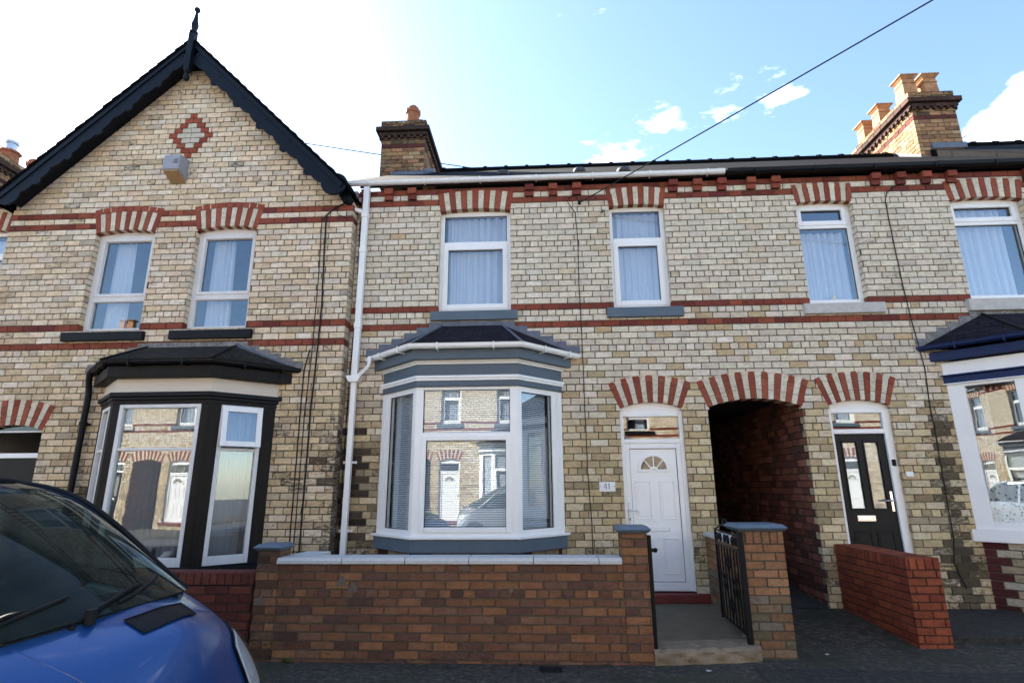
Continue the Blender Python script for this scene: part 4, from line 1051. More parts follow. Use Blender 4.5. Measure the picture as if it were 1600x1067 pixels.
# left door of the gabled house
f = MB(); y = YG+.06; ring(f, -7.55, -6.65, .2, 2.26, .05, y, y+.07, tb=.04, tt=.02); f.box(-7.50, -6.70, y, y+.07, 1.90, 1.965)
dg = f.build("door", "upvc", h39, bevel=.006); 
g = MB(); arch_panel(g, AGD, -7.55, -6.65, 2.24, y+.030, y+.036); g.build("fan_pane", "glass_fan", dg); 
g = MB(); g.box(-7.50, -6.70, y+.02, y+.06, .24, 1.90); g.build("door_leaf", "black_composite", dg)
# bay of the gabled house
PATHG = [(-5.89, YG), (-5.31, -.74), (-4.07, -.74), (-3.49, YG)]
bb, bk, ow = "brown_black_wood", "black_paint", "old_white_wood"
def glazG(b, xf, Ln, s):
    z0, z1 = .62, 2.505; f = MB(xf)
    if s == 1: P = [(0, .10), (Ln-.10, Ln)]
    elif s == 0: P = [(0, .15), (Ln-.14, Ln)]
    else: P = [(0, .14), (Ln-.155, Ln)]
    for a_, b_ in P: f = MB(xf); f.box(a_, b_, .0, .10, z0-.05, z1+.02); f.build("mullion", bb, b, bevel=.006)
    u0, u1 = P[0][1], P[1][0]
    w_ = MB(xf); ring(w_, u0, u1, z0, z1, .05, -.006, .06, tb=.10, tt=.045)
    w_.box(u0+.05, u1-.05, .005, .055, 1.942, 1.975)
    w_.build("window_frame", ow, b, bevel=.006)
    if s == 2:
        sx = lambda u, d, z: xf(u, d-.055*(2.50-z)/.5-.012, z)
        t_ = MB(sx); ring(t_, u0+.012, u1-.012, 1.995, 2.488, .065, -.02, .02); t_.build("open_sash", "upvc", b, bevel=.005)
        pane(b, sx, u0+.077, u1-.077, 2.06, 2.423, 0, "glass_old")
    elif s == 1: pane(b, xf, u0+.05, u1-.05, 1.975, z1-.045, .03, "glass_old")
    else: pane(b, xf, u0+.05, u1-.05, 1.975, z1-.045, .03, "glass_old")
    pane(b, xf, u0+.05, u1-.05, z0+.10, 1.942, .03, "glass_old")
    curtain(b, xf, u0-.02, u1+.02, z0+.05, z1-.02, .14, 12 if s == 1 else 6, .018, seed=70+s, mat="net", hem=False)
bG = bay(h39, PATHG, YG, [(.50, .60, .035, bk), (.60, .622, .015, bk), (2.505, 2.56, .004, bb), (2.56, 2.60, .02, bk), (2.60, 2.655, .05, bk), (2.655, 2.83, .0, "cream_panel"), (2.83, 2.975, .12, bb)],
    None, (3.03, 3.375, .21, -5.39, -4.13, "slate_mossy", "old_lead"), glazG, (.12, 3.04, "black_paint"), (.62, 2.505), None)
g = MB(); g.tube([(-4.13, YG-.02, 3.385), (-3.36, YG-.02, 3.06)], .03, 6); g.build("hip_flashing", "lead", bG)
plinth(h39, [(-5.85, YG), (-5.29, -.70), (-4.09, -.70), (-3.53, YG)], .50, lambda i, u, z, h, s, Ln: (*jit((.12, .028, .02), .15), .15), YG)
g = MB(); g.tube([(-4.55, -.62, .64), (-4.42, -.63, .74), (-4.36, -.63, .76)], [.03, .045, .03], 8); g.build("ornament", "ornament", bG, smooth=True)
for x, h_ in ((-4.66, .12), (-4.58, .17), (-4.30, .10), (-4.24, .09)): g = MB(); g.lathe(x, -.63, [(.03, .63), (.035, .66), (.015, .70), (.02, .63+h_), (.006, .65+h_)], 8); g.build("ornament", "ink", bG)
d = MB(); d.tube([(-6.03, -.34, 3.0), (-6.04, -.32, 2.9), (-6.05, -.27, 2.75), (-6.05, -.27, .1)], .038, 10)
for z in (2.3, 1.2): d.tube([(-6.05, -.27, z), (-6.05, -.27, z+.06)], .048, 10); d.box(-6.10, -6.0, -.27, -.2, z+.015, z+.04)
d.build("downpipe", "black_paint", h39)

# flue cowl on the gable
g = MB(); g.prism([(-.43, 6.00), (-.43, 6.18), (-.41, 6.25), (-.2, 6.27), (-.2, 5.93)], -5.455, -5.205, axis='x')
vb = thing("vent_cowl", "pale plastic vent cowl with louvre slots fixed to the gable below the red diamond", "vent", (-5.33, -.33, 5.9))
g.build("cowl_body", "vent_plastic", vb, bevel=.015)
g = MB(); g.prism([(-.41, 5.975), (-.415, 5.998), (-.2, 5.928), (-.2, 5.89)], -5.44, -5.22, axis='x'); g.build("wooden_base", "wood_raw", vb)
g = MB()
for k in range(4):
    g = MB(); g.box(-5.29, -5.225, -.433, -.427, 6.09+.020*k, 6.098+.020*k); g.build("louvre", "ink", vb)

# ------------------------------------------------------------------ house beyond, far left
h37 = thing("brick_house", "brick house at the left edge beyond the gable, barely in view", "house", (-10, 0, 0))
A37 = Arch(-8.42, .40, .45, 5.30, 5.60, 11, False); A37b = Arch(-10.5, .5, .55, 5.30, 5.60, 13, False)
w = MB(lambda u, d, z: (u, d, z))
bricks(w, rows_main, ZM, -12.1, -7.80, blk(opening(-8.82, -8.02, 3.85, A37), opening(-11.0, -10.0, 3.85, A37b)), gab_col and (lambda i, u, z, h: main_col(i, 2, z, h)), lambda u, z: main_mort(2, z), hdr)
w.xf = None
for ar in (A37, A37b): ar.build(w, arch_red, arch_cream, (.12, .10, .075, .15), .13)
reveals(w, -8.82, -8.02, 3.85, 5.30, allrows, ZM, .13, lambda i, u, z, h: main_col(i, 2, z, h), lambda u, z: main_mort(2, z))
w.build("wall", ["brick", "mortar"], h37); house_shell(h37, -12.1, -7.83, 0)
for ar, a, b in ((A37, -8.83, -8.01), (A37b, -11.01, -9.99)):
    wn = window(h37, a, b, 3.86, ar, .10, 4.95, .06, .065, 0, .05, zh=5.33); curtain(wn, None, a+.08, b-.08, 3.93, 5.25, .24, 8, .02, seed=77)
    g = MB(); g.prism([(.1, 3.72), (-.055, 3.72), (-.055, 3.85), (.1, 3.86)], a-.1, b+.1, axis='x'); g.build("window_sill", "stone_sill", h37, bevel=.006)
r = MB(); roof_plane(r, -12.1, -7.9, EAVE_Y, EAVE_Z-.06, RIDGE_Y, RIDGE_Z-.05); roof_plane(r, -12.1, -7.9, 6.9, 5.75, RIDGE_Y, RIDGE_Z-.05)
ro = r.build("roof", "slate", h37); ridge_tiles(ro, -12.1, -7.9, RIDGE_Y, RIDGE_Z-.03); str_gutter(h37, -12.1, -7.66, -.07, 5.74, "upvc_grimy", (-9.0,))
chimney(h37, -12.55, -11.72, 2.3, 4.4, 7.1, .25, [(-12.1, 3.3, 'cowl'), (-12.15, 2.65, 'cowl'), (-12.1, 3.9, 'round')], zs=-.42)

# ------------------------------------------------------------------ front garden wall of the middle house
FB = [(.195, .088, .046), (.165, .074, .042), (.225, .102, .050), (.120, .060, .042), (.185, .095, .056), (.255, .115, .052)]
def fr_dirt(u, z): return .03+.26*max(0, 1-z/.42)+.25*bump1(u, -2.62, .22)+rnd.uniform(-.07, .10)
def fr_col(i, u, z, h):
    c = rnd.choice(FB)
    if u > .75 and .55 < z < .85 and rnd.random() < .25: c = (.20, .13, .05)
    if u > 1.7: c = rnd.choice([(.30, .15, .075), (.26, .12, .06), (.32, .17, .09)]) if z > .5 else rnd.choice([(.19, .13, .075), (.15, .12, .07), (.21, .115, .06), (.18, .15, .11)])
    if rnd.random() < .02: c = (.21, .10, .04)
    if u < -2.5 and rnd.random() < .4: c = tuple(x*.55 for x in c)
    return (*jit(c, .10), fr_dirt(u, z))
fr_mort = lambda u, z: (.105, .088, .065, .12+fr_dirt(u, z)*.7)
gw = thing("garden_wall", "low orange-brown brick garden wall with pale coping and grey capped piers", "wall", (-.9, -1.84, 0))
w = MB(); ZW = lambda i: .815-.0718*i
hw = lambda i: i == 3
brick_box_faces(w, -2.45, .715, -1.95, -1.74, range(0, 13), ZW, fr_col, fr_mort, "FB", bp=.222, header=hw)
brick_box_faces(w, -2.665, -2.45, -1.952, -1.72, range(-2, 13), lambda i: .815-.0718*i if i > -2 else .93, fr_col, fr_mort, "FLRB", bp=.222, header=hw, offs=.01)
brick_box_faces(w, .715, .945, -1.952, -1.71, range(-4, 13), lambda i: .815-.0718*i if i > -4 else 1.08, fr_col, fr_mort, "FLRB", bp=.222, header=hw, offs=.05)
brick_box_faces(w, -2.45, -2.22, -1.74, -1.42, range(0, 13), ZW, fr_col, fr_mort, "RL", bp=.222, header=hw)
brick_box_faces(w, -2.45, -2.24, -1.42, .0, range(4, 13), ZW, fr_col, fr_mort, "RL", bp=.222, header=hw)
w.col = (.10, .085, .06, .2); w.box(-2.445, -2.23, -1.73, -.01, -.05, .55, 1)
for (x, z, a, b) in ((-1.86, .66, .06, .05), (-1.74, .60, .05, .06), (-2.60, .50, .07, .045), (-.30, .60, .03, .03), (-.72, .78, .05, .03), (-1.98, .79, .015, .03)):
    w.col = (.15, .115, .085, .25); n = 15
    w.prism([(x+a*(.45+.75*rnd.random())*math.cos(6.283*k/n), z+b*(.45+.75*rnd.random())*math.sin(6.283*k/n)) for k in range(n)], -1.9545, -1.94, 1)
w.build("brickwork", ["brick", "mortar"], gw)
xs = [-2.47, -1.86, -1.27, -.68, -.09, .50, .712]
for a, b in zip(xs, xs[1:]):
    g = MB(); g.prism([(-1.975, .816), (-1.975, .845), (-1.955, .870), (-1.735, .872), (-1.715, .845), (-1.715, .816)], a+.003, b-.003, axis='x'); g.build("coping_stone", "coping", gw, bevel=.004)
g = MB(); g.prism([(-2.47, -1.712), (-2.20, -1.712), (-2.17, -1.40), (-2.42, -1.40)], .816, .868, axis='z'); g.build("coping_stone", "coping", gw, bevel=.008)
def cap(root, x0, x1, y0, y1, z, th=.05):
    g = MB(); i_ = .035
    lo = [g.p(*q) for q in ((x0+.03, y0+.03, z), (x1-.03, y0+.03, z), (x1-.03, y1-.03, z), (x0+.03, y1-.03, z))]
    mi_ = [g.p(*q) for q in ((x0, y0, z+th*.5), (x1, y0, z+th*.5), (x1, y1, z+th*.5), (x0, y1, z+th*.5))]
    hi = [g.p(*q) for q in ((x0+i_, y0+i_, z+th), (x1-i_, y0+i_, z+th), (x1-i_, y1-i_, z+th), (x0+i_, y1-i_, z+th))]
    g.face(lo[::-1]); g.face(hi)
    for A, B in ((lo, mi_), (mi_, hi)):
        for k in range(4): g.face((A[k], A[(k+1) % 4], B[(k+1) % 4], B[k]))
    return g.build("pier_cap", "cap_paint", root, bevel=.005)
cap(gw, -2.705, -2.42, -1.985, -1.69, .931, .055); cap(gw, .67, .985, -1.99, -1.68, 1.081, .06)
# right gate pier with the low side wall running back to the house
gp_ = thing("gate_pier", "square brick gate pier with grey cap between the garden path and the covered passage", "gate pier", (2.03, -1.58, 0))
w = MB(); P0, P1, Q0, Q1 = 1.862, 2.235, -1.752, -1.45
brick_box_faces(w, P0, P1, Q0, Q1, range(0, 14), lambda i: .965-.0735*i, fr_col, fr_mort, "FLRB", bp=.222, offs=.04)
brick_box_faces(w, P0, P1, Q0, Q1, range(0, 1), lambda i: 1.08-.113*i, fr_col, fr_mort, "FLRB", bp=.148, header=lambda i: True)
w.build("brickwork", ["brick", "mortar"], gp_); cap(gp_, 1.80, 2.275, -1.80, -1.40, 1.081, .06)
w = MB(); brick_box_faces(w, 1.995, 2.165, -1.45, -.005, range(0, 13), lambda i: .895-.0735*i, fr_col, fr_mort, "LR", bp=.222)
w.build("side_wall", ["brick", "mortar"], gp_)
g = MB(); g.box(1.975, 2.172, -1.395, -.004, .896, .94); g.build("side_coping", "coping", gp_, bevel=.006)
# garden wall of the gabled house
w = MB(); 
def dr_col(i, u, z, h): return (*jit(rnd.choice([(.14, .036, .022), (.11, .028, .020), (.165, .044, .026)]), .12), .08+.2*max(0, 1-z/.4)+rnd.uniform(-.05, .1))
dk = thing("garden_wall", "dark red brick garden wall with brick-on-edge top behind the blue van", "wall", (-5.2, -1.8, 0))
brick_box_faces(w, -7.8, -2.69, -1.92, -1.70, range(0, 9), lambda i: .62-.075*i, dr_col, lambda u, z: (.05, .035, .03, .2), "FBR", bp=.225)
brick_box_faces(w, -7.8, -2.69, -1.925, -1.695, range(0, 1), lambda i: .735-.11*i, dr_col, lambda u, z: (.05, .035, .03, .2), "FBR", bp=.15, header=lambda i: True)
w.xf = lambda u, d, z: (u, z, .735-d)
bricks(w, range(0, 1), lambda i: -1.697-.226*i, -7.8, -2.69, None, lambda i, u, z, h: (*jit((.16, .05, .035), .1), .1), lambda u, z: (.06, .045, .04, .1), lambda i: True, bp=.15)
w.build("brickwork", ["brick", "mortar"], dk)
# red wall of the right-hand house
rw = thing("garden_wall", "bright red brick wall with brick-on-edge top running from the black door to the pavement", "wall", (3.69, -.7, 0))
def rd_col(i, u, z, h): return (*jit(rnd.choice([(.25, .060, .026), (.22, .050, .024), (.28, .070, .031)]), .06), .02+.25*max(0, 1-z/.2)+rnd.uniform(-.05, .06))
w = MB(); rm = lambda u, z: (.045, .03, .022, .1)
brick_box_faces(w, 3.53, 3.845, -1.36, -.003, range(0, 10), lambda i: .69-.0725*i, rd_col, rm, "FLR", bp=.222, offs=.03)
brick_box_faces(w, 3.527, 3.848, -1.363, -.003, range(0, 1), lambda i: .80-.109*i, rd_col, rm, "FLR", bp=.15, header=lambda i: True)
for (u0, u1) in ((3.53, 3.688), (3.688, 3.845)):
    w.xf = lambda u, d, z: (z, u, .80-d)
    bricks(w, range(0, 1), lambda i, u1=u1: u1-.157*i, -1.36, -.003, None, rd_col, rm, lambda i: True, bp=.15)
w.build("brickwork", ["brick", "mortar"], rw)

# path, step, forecourt
g = MB(); g.grid(lambda a, b: (.945+1.06*a, -1.75+1.73*b, .106+.018*b+.003*math.sin(a*9)*math.sin(b*14)), 12, 20); g.build("garden_path", "concrete", kind="structure")
g = MB(); g.box(-2.2, .945, -1.74, -.01, 0, .10); g.build("front_yard", "concrete", kind="structure")
g = MB()
nn = random.Random(5); T = {}
def stp(a, b):
    x = .945+.955*a; y0_ = -1.975+.135*a
    if b < .5: k = b*2; return (x, y0_-.0+.012*math.sin(a*23)*math.sin(k*7)+.012*(1-k), -.03+.145*k+.0)
    k = (b-.5)*2; return (x, y0_+.02+.012*math.sin(a*17)+(.26)*k, .124+.002*math.sin(a*13+k*5)-.002*math.sin(a*31)-(.010*max(0, math.sin(a*19))**6 if k < .15 else 0))
g.grid(stp, 40, 14)
g.face([g.p(.945, -1.96, -.03), g.p(.945, -1.96, .115), g.p(.945, -1.69, .118), g.p(.945, -1.69, -.03)]); g.face([g.p(1.90, -1.82, -.03), g.p(1.90, -1.82, .115), g.p(1.90, -1.56, .118), g.p(1.90, -1.56, -.03)])
g.build("stone_step", "step_stone", label="worn rough stone step at the garden gate below the iron gate", cat="step")
g = MB(); g.prism([(3.85, -1.24), (9.5, -1.18), (9.5, -.001), (3.85, -.001)], -.02, .085, axis='z'); g.build("forecourt", "patch_asphalt", kind="structure", bevel=.02)
# passage floor rising gently inside
g = MB(); g.grid(lambda a, b: (2.178+1.208*a, .002+6.5*b, .083+.16*min(1, b*3.2)+.004), 4, 24); g.build("passage_floor", "passage_floor", kind="structure")

# ------------------------------------------------------------------ wrought iron gate, swung open
ga = thing("iron_gate", "black wrought iron garden gate standing open against the brick gate pier", "gate", (1.88, -1.7, .15))
H0 = Vector((1.832, -1.72)); H1 = Vector((1.872, -.86)); gd = (H1-H0); GL = gd.length; gd.normalize()
gx_ = lambda u, d, z: (H0.x+gd.x*u-gd.y*d*-1, H0.y+gd.y*u, z)
def G3(u, z, d=0): return Vector((H0.x+gd.x*u+d, H0.y+gd.y*u, z))
g = MB()
for u in (0.012, GL-.012): g.tube([G3(u, .16), G3(u, 1.05)], .014, 4)
for z in (.19, .90, 1.035): g.tube([G3(0, z), G3(GL, z)], .010, 4)
g.tube([G3(.02+GL*k/12*.96, 1.035+.07*math.sin(math.pi*k/12)) for k in range(13)], .009, 6)
g.build("gate_frame", "iron", ga)
nb = 8
for k in range(1, nb): g = MB(); g.tube([G3(GL*k/nb, .19), G3(GL*k/nb, .90)], .008, 6); g.build("gate_bar", "iron", ga)
def scroll(cu, cz, r, s0, sg, turns=1.4):
    pts = []; n = 22
    for k in range(n+1):
        a = s0+sg*turns*6.283*k/n; rr = r*(1-.75*k/n); pts.append(G3(cu+rr*math.cos(a), cz+rr*math.sin(a)))
    g = MB(); g.tube(pts, .008, 5); g.build("scroll", "iron", ga)
for cu in (GL*.18, GL*.5, GL*.82):
    scroll(cu-.055, .965, .05, 0, 1); scroll(cu+.055, .965, .05, 3.14, -1)
for cu in (GL*.31, GL*.69):
    for cz, s in ((.60, 1), (.50, -1)):
        scroll(cu-.04, cz, .045, 1.57*s, 1); scroll(cu+.04, cz, .045, 1.57*s, -1)
scroll(GL*.5-.05, 1.12, .05, 0, 1); scroll(GL*.5+.05, 1.12, .05, 3.14, -1)
g = MB(); g.tube([G3(GL*.5, .24), G3(GL*.42, .35), G3(GL*.5, .46), G3(GL*.58, .35), G3(GL*.5, .24)], .006, 5); g.build("lozenge", "iron", ga); g = MB(); g.tube([G3(GL*.5, .64), G3(GL*.42, .74), G3(GL*.5, .86), G3(GL*.58, .74), G3(GL*.5, .64)], .006, 5)
g.build("lozenge", "iron", ga)
g = MB(); g.box(1.812, 1.860, -1.785, -1.735, .09, 1.07)
po = g.build("hinge_post", "iron", ga, bevel=.004)
g = MB(); g.box(.952, .985, -1.93, -1.895, .11, 1.06)
lp = g.build("latch_post", "iron", label="thin black iron latch post fixed to the garden wall pier by the white door", cat="post", bevel=.004)
g = MB(); g.box(.985, 1.015, -1.92, -1.905, .915, .945); g.lathe(1.02, -1.912, [(.012, .912), (.02, .925), (.02, .94), (.010, .95)], 8); g.build("latch", "iron", lp)
OFF[lp.name] = OFF[lp.name]

# ------------------------------------------------------------------ number plate
np_ = thing("house_number_plate", "white plate reading 41 on the brick wall beside the white door", "sign", (.829, -.012, 1.42))
g = MB(); g.box(.728, .930, -.012, -.002, 1.427, 1.547); g.build("plate", "plate_white", np_, bevel=.003)
g = MB()
def bar(pts, y0=-.0145, y1=-.0115): g.prism(pts, y0, y1)
ox, oz, hh = .782, 1.462, .064
bar([(ox+.028, oz), (ox+.036, oz), (ox+.036, oz+hh), (ox+.028, oz+hh)])                      # 4: stem
bar([(ox-.001, oz+.0185), (ox+.0278, oz+hh), (ox+.0278, oz+hh-.008), (ox+.005, oz+.0215), (ox+.004, oz+.0185)])
bar([(ox-.001, oz+.0145), (ox+.0278, oz+.0145), (ox+.0278, oz+.0183), (ox-.001, oz+.0183)]); bar([(ox+.0362, oz+.0145), (ox+.044, oz+.0145), (ox+.044, oz+.0183), (ox+.0362, oz+.0183)])
bar([(ox+.022, oz-.0025), (ox+.042, oz-.0025), (ox+.042, oz-.0002), (ox+.022, oz-.0002)]); g.build("numeral", "ink", np_); g = MB()
ox += .056
bar([(ox+.010, oz), (ox+.018, oz), (ox+.018, oz+hh), (ox+.010, oz+hh)]); bar([(ox-.001, oz+hh-.012), (ox+.0098, oz+hh), (ox+.0098, oz+hh-.006), (ox+.001, oz+hh-.0155)])
bar([(ox+.003, oz-.0025), (ox+.025, oz-.0025), (ox+.025, oz-.0002), (ox+.003, oz-.0002)])
g.build("numeral", "ink", np_)
for x in (.738, .920): g = MB(); g.prism([(x+.005*math.cos(k*.785), 1.49+.005*math.sin(k*.785)) for k in range(8)], -.0150, -.0115); g.build("screw", "ink", np_)
g = MB(); bar([(.912, 1.497), (.926, 1.503), (.926, 1.500), (.915, 1.4965)]); bar([(.912, 1.4962), (.926, 1.490), (.926, 1.487), (.912, 1.4945)])
g.build("arrow_mark", "ink", np_)
g = MB(); g.box(4.52, 4.605, -.022, 0, 1.585, 1.645); g.build("junction_box", "plate_white", label="small white box on the brick wall to the right of the black door", cat="junction box", bevel=.004)

# ------------------------------------------------------------------ cables
def cable(name, pts, r, label, y=None, group=None):
    g = MB(); P = [Vector(q) for q in pts]; o = []
    for a, b in zip(P, P[1:]):
        n = max(1, int((b-a).length/.12))
        for k in range(n): o.append(a+(b-a)*k/n+Vector((rnd.uniform(-.003, .003), 0, 0)))
    o.append(P[-1]); g.tube(o, r, 6)
    return g.build(name, "cable_black", label=label, cat="cable", group=group, smooth=True)
def flat(L2, y): return [(x, y, z) for x, z in L2]
cable("wall_cable", [(.619, -.03, 5.472), (.576, -.03, 5.577)]+flat([(.502, 5.59), (.444, 5.509), (.50, 5.41), (.556, 5.313), (.577, 4.936), (.57, 4.276), (.582, 3.483), (.584, 2.486), (.589, 1.712), (.615, 1.039), (.619, .12)], -.012), .006, "thin black cable down the pale wall just right of the slate grey bay window")
cable("wall_cable", [(5.242, -.09, 5.72)]+flat([(5.106, 5.599), (4.954, 5.483), (4.91, 5.354), (4.913, 4.804), (4.921, 4.171), (4.95, 3.581), (4.995, 2.946), (4.966, 2.454), (4.968, 2.057), (4.953, 1.541), (4.94, .867), (4.89, .578), (4.98, .30)], -.012), .0065, "black cable down the stained wall beside the blue trimmed bay window")
cable("wall_cable", flat([(-2.66, 5.50), (-2.768, 5.479), (-2.904, 5.412), (-3.018, 5.303), (-3.03, 5.213), (-3.013, 4.666), (-2.987, 3.903), (-2.999, 3.091), (-3.016, 2.488), (-3.011, 1.668), (-3.006, .15)], -.214), .011, "thickest of the three black cables down the right of the gabled house")
cable("wall_cable", flat([(-2.90, 5.42), (-2.86, 5.30), (-2.70, 5.22)], -.212), .005, "short loose black cable loop under the right end of the bargeboard")
cable("wall_cable", flat([(-3.03, 5.30), (-3.096, 5.215), (-3.071, 4.473), (-3.068, 3.905), (-3.068, 3.18), (-3.093, 2.489), (-3.079, .15)], -.211), .006, "middle of the three black cables, thin, down the right of the gabled house")
cable("wall_cable", flat([(-3.10, 3.3), (-3.151, 3.023), (-3.154, 2.49), (-3.145, 1.669), (-3.136, .15)], -.212), .008, "shortest of the three black cables, starting beside the brown-black bay roof")
cable("wall_cable", flat([(-2.60, 5.3), (-2.567, 3.959), (-2.595, 3.217), (-2.599, 2.509), (-2.594, .3)], -.012), .007, "black cable in the corner just left of the white downpipe")
def wire(p0, p1, r, label, sag=.1):
    g = MB(); a, b = Vector(p0), Vector(p1); g.tube([a+(b-a)*(k/30)+Vector((0, 0, -sag*4*(k/30)*(1-k/30))) for k in range(31)], r, 6)
    return g.build("overhead_wire", "cable_black", label=label, cat="wire")
wire((.62, -.02, 5.47), (15.0, -10.65, 9.0), .009, "black overhead wire rising from the pale wall to the top right across the sky", .10)
wire((-6.6, 5.2, 10.4), (.9, 5.2, 8.9), .012, "thin wire crossing the sky behind the gable and the left chimney", .02)
wire((8.6, 3.6, 8.4), (14.0, -8.0, 8.6), .009, "short wire at the right edge against the white cloud", .05)
g = MB(); g.lathe(.62, -.02, [(.02, 5.45), (.022, 5.49)], 8); g.box(.61, .63, -.03, 0, 5.46, 5.48); g.build("wire_bracket", "iron", label="tiny dark bracket where the overhead wire meets the pale wall", cat="bracket")
g = MB(); g.tube([(.92, -.015, 5.30), (.96, -.06, 5.31), (.90, -.06, 5.30)], .006, 5); g.tube([(.95, -.03, 5.30), (.95, -.04, 5.34)], .006, 5); g.build("cable_hook", "iron", label="tiny rusty hook in the pale wall left of the small middle window", cat="hook")

# weeds along the wall foot
def weed(x, y, z, s, label):
    g = MB(); q = random.Random(int(abs(x*1000)))
    for k in range(26):
        a = q.uniform(0, 6.28); t_ = q.uniform(.3, 1.1); l = s*q.uniform(.5, 1.2); b = Vector((x+q.uniform(-s, s)*.7, y+q.uniform(-s, s)*.25, z))
        d = Vector((math.cos(a)*math.sin(t_), math.sin(a)*math.sin(t_), math.cos(t_))); sd2 = Vector((-math.sin(a), math.cos(a), 0))*l*.16
        m1 = b+d*l*.5; tip = b+d*l+Vector((0, 0, -l*.15))
        i = [g.p(*b), g.p(*(m1+sd2)), g.p(*tip), g.p(*(m1-sd2))]; g.face(i)
    g.build("weed", "weed_leaf", label=label, cat="weed", group="weeds along the foot of the walls")
weed(-2.28, -1.98, 0, .05, "weed tuft at the wall foot beside the blue van"); weed(-.22, -1.98, 0, .03, "tiny weed at the foot of the middle of the garden wall")
weed(1.90, -1.83, 0, .04, "weed tuft between the stone step and the gate pier"); weed(.52, -1.98, 0, .025, "small weed at the wall foot just left of the stone step")
weed(.05, -1.97, 0, .02, "tiny weed at the wall foot below the bay's right end")

for k, (x, y, c_) in enumerate(((2.55, -1.62, 'white'), (3.1, -1.75, 'brown'), (-1.1, -2.06, 'brown'), (2.72, -.9, 'brown'), (1.35, -2.12, 'white'))):
    g = MB(); a = k*1.3; g.prism([(x+.018*math.cos(a+b_)*(1+.5*math.sin(b_*2)), y+.018*math.sin(a+b_)) for b_ in (0, 1.1, 2.3, 3.4, 4.6, 5.5)], .012, .016, axis='z')
    g.build("litter_scrap", "paper_white" if c_ == 'white' else "dry_leaf", label=("tiny white scrap " if c_ == 'white' else "tiny brown leaf scrap ")+("before the passage", "before the red wall", "before the garden wall", "at the passage mouth", "before the stone step")[k], cat="litter")
# metal plate in the pavement
g = MB(); g.box(-.05, .14, -2.16, -2.04, .004, .011); g.build("stop_tap_cover", "rubber", label="small dark stop tap cover in the pavement before the garden wall", cat="cover", bevel=.003)

# ------------------------------------------------------------------ blue van
YC = -4.42
van = thing("parked_van", "blue van parked in the left foreground, nose and windscreen in view", "van", (-3.6, YC, -.1))
CEN = [(-2.0, .945), (-1.88, .912), (-1.77, .87), (-1.71, .82), (-1.67, .755), (-1.64, .67), (-1.62, .56), (-1.61, .42), (-1.63, .2)]
EDG = [(-2.33, .84, .86), (-2.19, .845, .785), (-2.065, .835, .705), (-1.95, .82, .62), (-1.855, .80, .53), (-1.79, .79, .44), (-1.75, .785, .36), (-1.74, .785, .28), (-1.76, .79, .18)]
def cat_(L2, t):
    t = max(0, min(.99999, t))*(len(L2)-1); k = int(t); f = t-k
    p0, p1, p2, p3 = [L2[max(0, min(len(L2)-1, k+j))] for j in (-1, 0, 1, 2)]
    return [.5*((2*b)+(-a+c)*f+(2*a-5*b+4*c-d)*f*f+(-a+3*b-3*c+d)*f**3) for a, b, c, d in zip(p0, p1, p2, p3)]
def bon(r, a, off=0):
    "bonnet and nose: r 0..1 from windscreen to bumper, a -1..1 across (positive = far side)"
    c = cat_(CEN, r); e = cat_(EDG, r); s = abs(a)**1.6; sz = abs(a)**1.3
    q = Vector((c[0]+(e[0]-c[0])*s, YC+a*e[1], c[1]+(e[2]-c[1])*sz))
    if off:
        h = .004; n = (bon(min(1, r+h), a)-bon(max(0, r-h), a)).cross(bon(r, min(1, a+h))-bon(r, max(-1, a-h))).normalized()
        if n.x+n.z < 0: n = -n
        q += n*off
    return q
PIL = [(-2.32, .84, .862), (-2.50, .805, 1.01), (-2.68, .775, 1.165), (-2.83, .75, 1.285), (-2.97, .73, 1.38), (-3.12, .71, 1.455), (-3.28, .69, 1.503), (-3.50, .67, 1.535)]
CW = [(-2.0, .945), (-2.15, 1.045), (-2.31, 1.15), (-2.47, 1.25), (-2.63, 1.345), (-2.79, 1.43), (-2.93, 1.495), (-3.10, 1.545)]
def wsc(t, a, off=0):
    c = cat_(CW, t); e = cat_(PIL, t); s = abs(a)**2.2
    q = Vector((c[0]+(e[0]-c[0])*s, YC+a*e[1], c[1]+(e[2]-c[1])*s))
    return q+Vector((.6, 0, .8))*off
b = MB()
b.grid(lambda u, v: bon(u, v*2-1), 40, 44)
# front wings and sides down to the sills, both sides
def side(u, v, sg):
    # u 0 at the nose .. 1 at the tail, v 0 top .. 1 bottom
    x = -1.78-3.95*u
    if u < .16: e = cat_(EDG, (1-u/.16)*.75) if False else None
    t = 0
    if x > -2.32:
        lo_, hi_ = 0., .75
        for _ in range(24):
            m = (lo_+hi_)/2
            if cat_(EDG, m)[0] < x: lo_ = m
            else: hi_ = m
        e = cat_(EDG, (lo_+hi_)/2); w0, z0 = e[1], e[2]
    else: w0, z0 = .84, .862+.03*min(1, (-2.32-x)/1.0)
    wb = .865-.06*max(0, (x+2.1)/.35)
    w_ = w0+(wb-w0)*math.sin(min(1, v*2.2)*1.57); z = z0+(.20-z0)*v
    return (x, YC+sg*w_, z)
for sg in (1, -1): b.grid(lambda u, v, sg=sg: side(u, v, sg), 50, 12)
